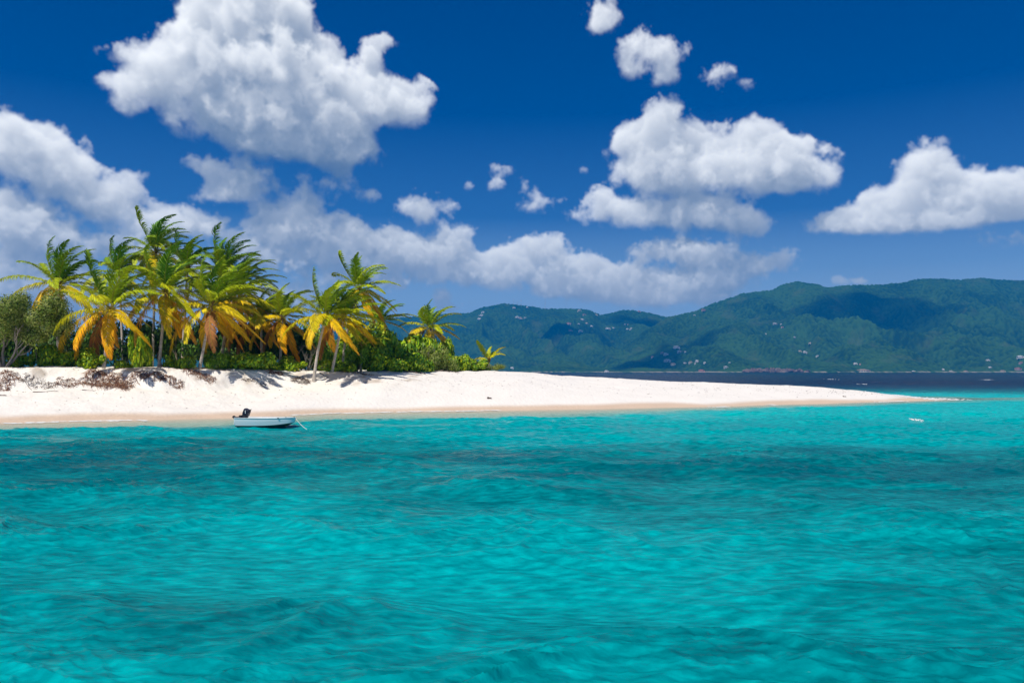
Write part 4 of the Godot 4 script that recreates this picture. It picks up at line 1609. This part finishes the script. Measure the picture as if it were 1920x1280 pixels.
		deck.block(Vector3(-w * 0.05, 0.15, dp * 0.65), Vector3(w * 0.8, 0.5, dp * 0.3), Color(0.62, 0.6, 0.56), Basis.IDENTITY, 0.05)
		obj("terrace", deck.made(), wall_mat, t)
		if e[2] >= 9:
			for k in 3:
				var win := Shape.new()
				win.block(Vector3(w * (-0.2 + 0.2 * k), h * 0.5, dp * 0.5 + 0.02), Vector3(w * 0.09, h * 0.4, 0.2), Color(0.05, 0.07, 0.09), Basis.IDENTITY, 0.02)
				obj("window", win.made(), wall_mat, t)
	var steel := paint(0.6, 0.5)
	for e in [[963, 561, 571.5, "left mast of the three on the hazy ridge's summit"], [970, 564, 572, "middle mast of the three on the hazy ridge's summit, the shortest"], [977, 561, 572.5, "right mast of the three on the hazy ridge's summit"], [1022, 561, 579, "tall lone mast on the ridge right of the three masts"]]:
		var p := at(e[0], e[2], 4990.0)
		p.y = hill_height(hill_list[2][0], p.x, 4990.0, hill_list[2][1], hill_list[2][2], hill_list[2][3], hill_list[2][4])
		var high: float = (e[2] - e[1]) / F * 4990.0 + 6.0
		var t := thing("radio_mast", e[3], "radio mast", p, "radio masts on the ridge")
		var s := Shape.new()
		var tone := Color(0.55, 0.5, 0.48)
		for q in 3:
			var a := TAU * q / 3.0
			s.bar(Vector3(cos(a) * 2.2, 0, sin(a) * 2.2), Vector3(cos(a) * 0.5, high, sin(a) * 0.5), 0.28, tone, 5)
		for k in 8:
			var y := high * k / 8.0
			var r := lerpf(2.2, 0.5, k / 8.0)
			for q in 3:
				var a := TAU * q / 3.0
				var b := TAU * (q + 1) / 3.0
				s.bar(Vector3(cos(a) * r, y, sin(a) * r), Vector3(cos(b) * r * 0.9, y + high / 8.0, sin(b) * r * 0.9), 0.14, tone, 4)
		obj("lattice", s.made(), steel, t)
		var dish := Shape.new()
		dish.block(Vector3(0, high * 0.8, 1.2), Vector3(2.2, 2.2, 0.8), Color(0.7, 0.7, 0.7), Basis.IDENTITY, 0.3)
		dish.block(Vector3(0.8, high * 0.62, 1.4), Vector3(1.8, 1.8, 0.8), Color(0.7, 0.7, 0.7), Basis.IDENTITY, 0.3)
		obj("antenna", dish.made(), steel, t)


func roof_shape(s: Shape, at_top: Vector3, w: float, dp: float, h: float, c: Color) -> void:
	var a := at_top + Vector3(-w, 0, dp) * 0.5
	var b := at_top + Vector3(w, 0, dp) * 0.5
	var d := at_top + Vector3(w, 0, -dp) * 0.5
	var e := at_top + Vector3(-w, 0, -dp) * 0.5
	var r0 := at_top + Vector3(-w * 0.25, h, 0)
	var r1 := at_top + Vector3(w * 0.25, h, 0)
	s.quad_flat(a, b, r1, r0, c)
	s.quad_flat(d, e, r0, r1, c)
	s.quad_flat(b, d, r1, r1 + Vector3(0, 0.001, 0), c)
	s.quad_flat(e, a, r0, r0 + Vector3(0, 0.001, 0), c)
	s.quad_flat(a - Vector3(0, 0.05, 0), e - Vector3(0, 0.05, 0), d - Vector3(0, 0.05, 0), b - Vector3(0, 0.05, 0), c)


# ---------------------------------------------------------------- foam

func foam_patch(s: Shape, x: float, d: float, rx: float, rz: float, lift: float) -> void:
	var k := s.v.size()
	var y := maxf(wave(x, d) * clampf(-land(x, d) / 1.2, 0.06, 1.0), land(x, d)) + lift
	var c := Color(0.82, 0.84, 0.84)
	s.point(Vector3(x, y + 0.015, -d), Vector3.UP, c)
	var n := 9
	for a in n:
		var r := rng.randf_range(0.45, 1.15)
		var px := x + cos(TAU * a / n) * rx * r
		var pd := d + sin(TAU * a / n) * rz * r
		var py := maxf(wave(px, pd) * clampf(-land(px, pd) / 1.2, 0.06, 1.0), land(px, pd))
		s.point(Vector3(px, py + lift * 0.4, -pd), Vector3.UP, c)
	for a in n:
		s.tri(k, k + 1 + a, k + 1 + (a + 1) % n)


func build_foam() -> void:
	rng.seed = 1212
	var m := paint(0.7, 0.3)
	var line := Shape.new()
	for k in 900:
		var x := rng.randf_range(-46.0, 47.0)
		var strength := sand_noise.get_noise_2d(x * 0.45, 77.0) + (0.45 if x < -26.0 else 0.0) + (0.3 if absf(x + 18.0) < 2.5 else 0.0)
		if strength < 0.12:
			continue
		var d := lerp_table(shore, x) - 0.15 - absf(rng.randfn()) * 0.5 - 0.6 * sand_noise.get_noise_2d(x * 0.6, 5.0)
		foam_patch(line, x, d, rng.randf_range(0.08, 0.5), rng.randf_range(0.04, 0.14), 0.03)
	tag(obj("shore_foam", line.made(), m), "thin broken line of white foam where the sea meets the sand", "foam", "", "stuff")
	var surf := Shape.new()
	for k in 420:
		var t := rng.randf()
		var x := 45.5 + 10.5 * t + rng.randfn() * 0.6
		var d := 99.5 + 2.2 * (1.0 - t) + rng.randfn() * (0.7 + 1.6 * t) + (3.0 if rng.randf() < 0.4 else 0.0)
		foam_patch(surf, x, d, rng.randf_range(0.08, 0.45), rng.randf_range(0.05, 0.25), 0.05)
	tag(obj("breaking_surf", surf.made(), m), "small white surf breaking over the tip of the spit", "surf", "", "stuff")
	for e in [[1720, 786, 7, 3.0, "lone whitecap on the bright turquoise water right of the spit"], [1556, 711, 14, 3.0, "pair of whitecaps on the navy water behind the spit"], [1850, 712, 7, 2.0, "whitecap on the navy water near the right edge"], [1620, 720, 6, 1.5, "faint whitecap just behind the end of the spit"]]:
		var dd: float = EYE.y * F / (e[1] - HORIZON)
		var w := at(e[0], e[1], dd)
		var s := Shape.new()
		for k in 15:
			foam_patch(s, w.x + rng.randfn() * e[2] * 0.45 * dd / F, dd + rng.randfn() * dd * 0.008, e[2] * 0.12 * dd / F * rng.randf_range(0.5, 1.5), dd * 0.004 * rng.randf_range(0.5, 1.5), 0.05)
		tag(obj("whitecap", s.made(), m), e[4], "wave crest", "whitecaps on the open water")


# ---------------------------------------------------------------- rocky point at the mountain's foot

func build_rocky_point() -> void:
	rng.seed = 88
	var rough := noise_of(91, 9.0, 4)
	var s := Shape.new()
	for k in 46:
		var px := rng.randf_range(1398.0, 1516.0)
		var p := at(px, 697.8, 2742.0 + rng.randf_range(-4.0, 18.0))
		p.y = rng.randf_range(0.0, 6.0)
		var size := Vector3(rng.randf_range(7.0, 20.0), rng.randf_range(5.0, 19.0) * (1.0 - 0.6 * absf(px - 1440.0) / 80.0), rng.randf_range(6.0, 14.0))
		var k0 := s.v.size()
		var tone := Color(0.24, 0.15, 0.12).lerp(Color(0.36, 0.27, 0.22), rng.randf())
		for a in 9:
			for b in 13:
				var th := PI * a / 8.0
				var ph := TAU * b / 12.0
				var o := Vector3(sin(th) * cos(ph), cos(th), sin(th) * sin(ph))
				var q := p + o * size * (0.8 + 0.5 * rough.get_noise_3dv(p + o * size))
				s.point(q, o, tone * (0.8 + 0.5 * rough.get_noise_3dv(q * 2.0)))
		for a in 8:
			for b in 12:
				var e := k0 + a * 13 + b
				s.tri(e, e + 1, e + 13)
				s.tri(e + 1, e + 14, e + 13)
	s.smooth()
	for a in s.n.size():
		if s.n[a].y < -0.6:
			s.n[a] = -s.n[a]
	tag(obj("rocky_shore", s.made(), paint(0.95, 0.2)), "brown rocks of the point at the foot of the mountain", "rocks", "", "structure")
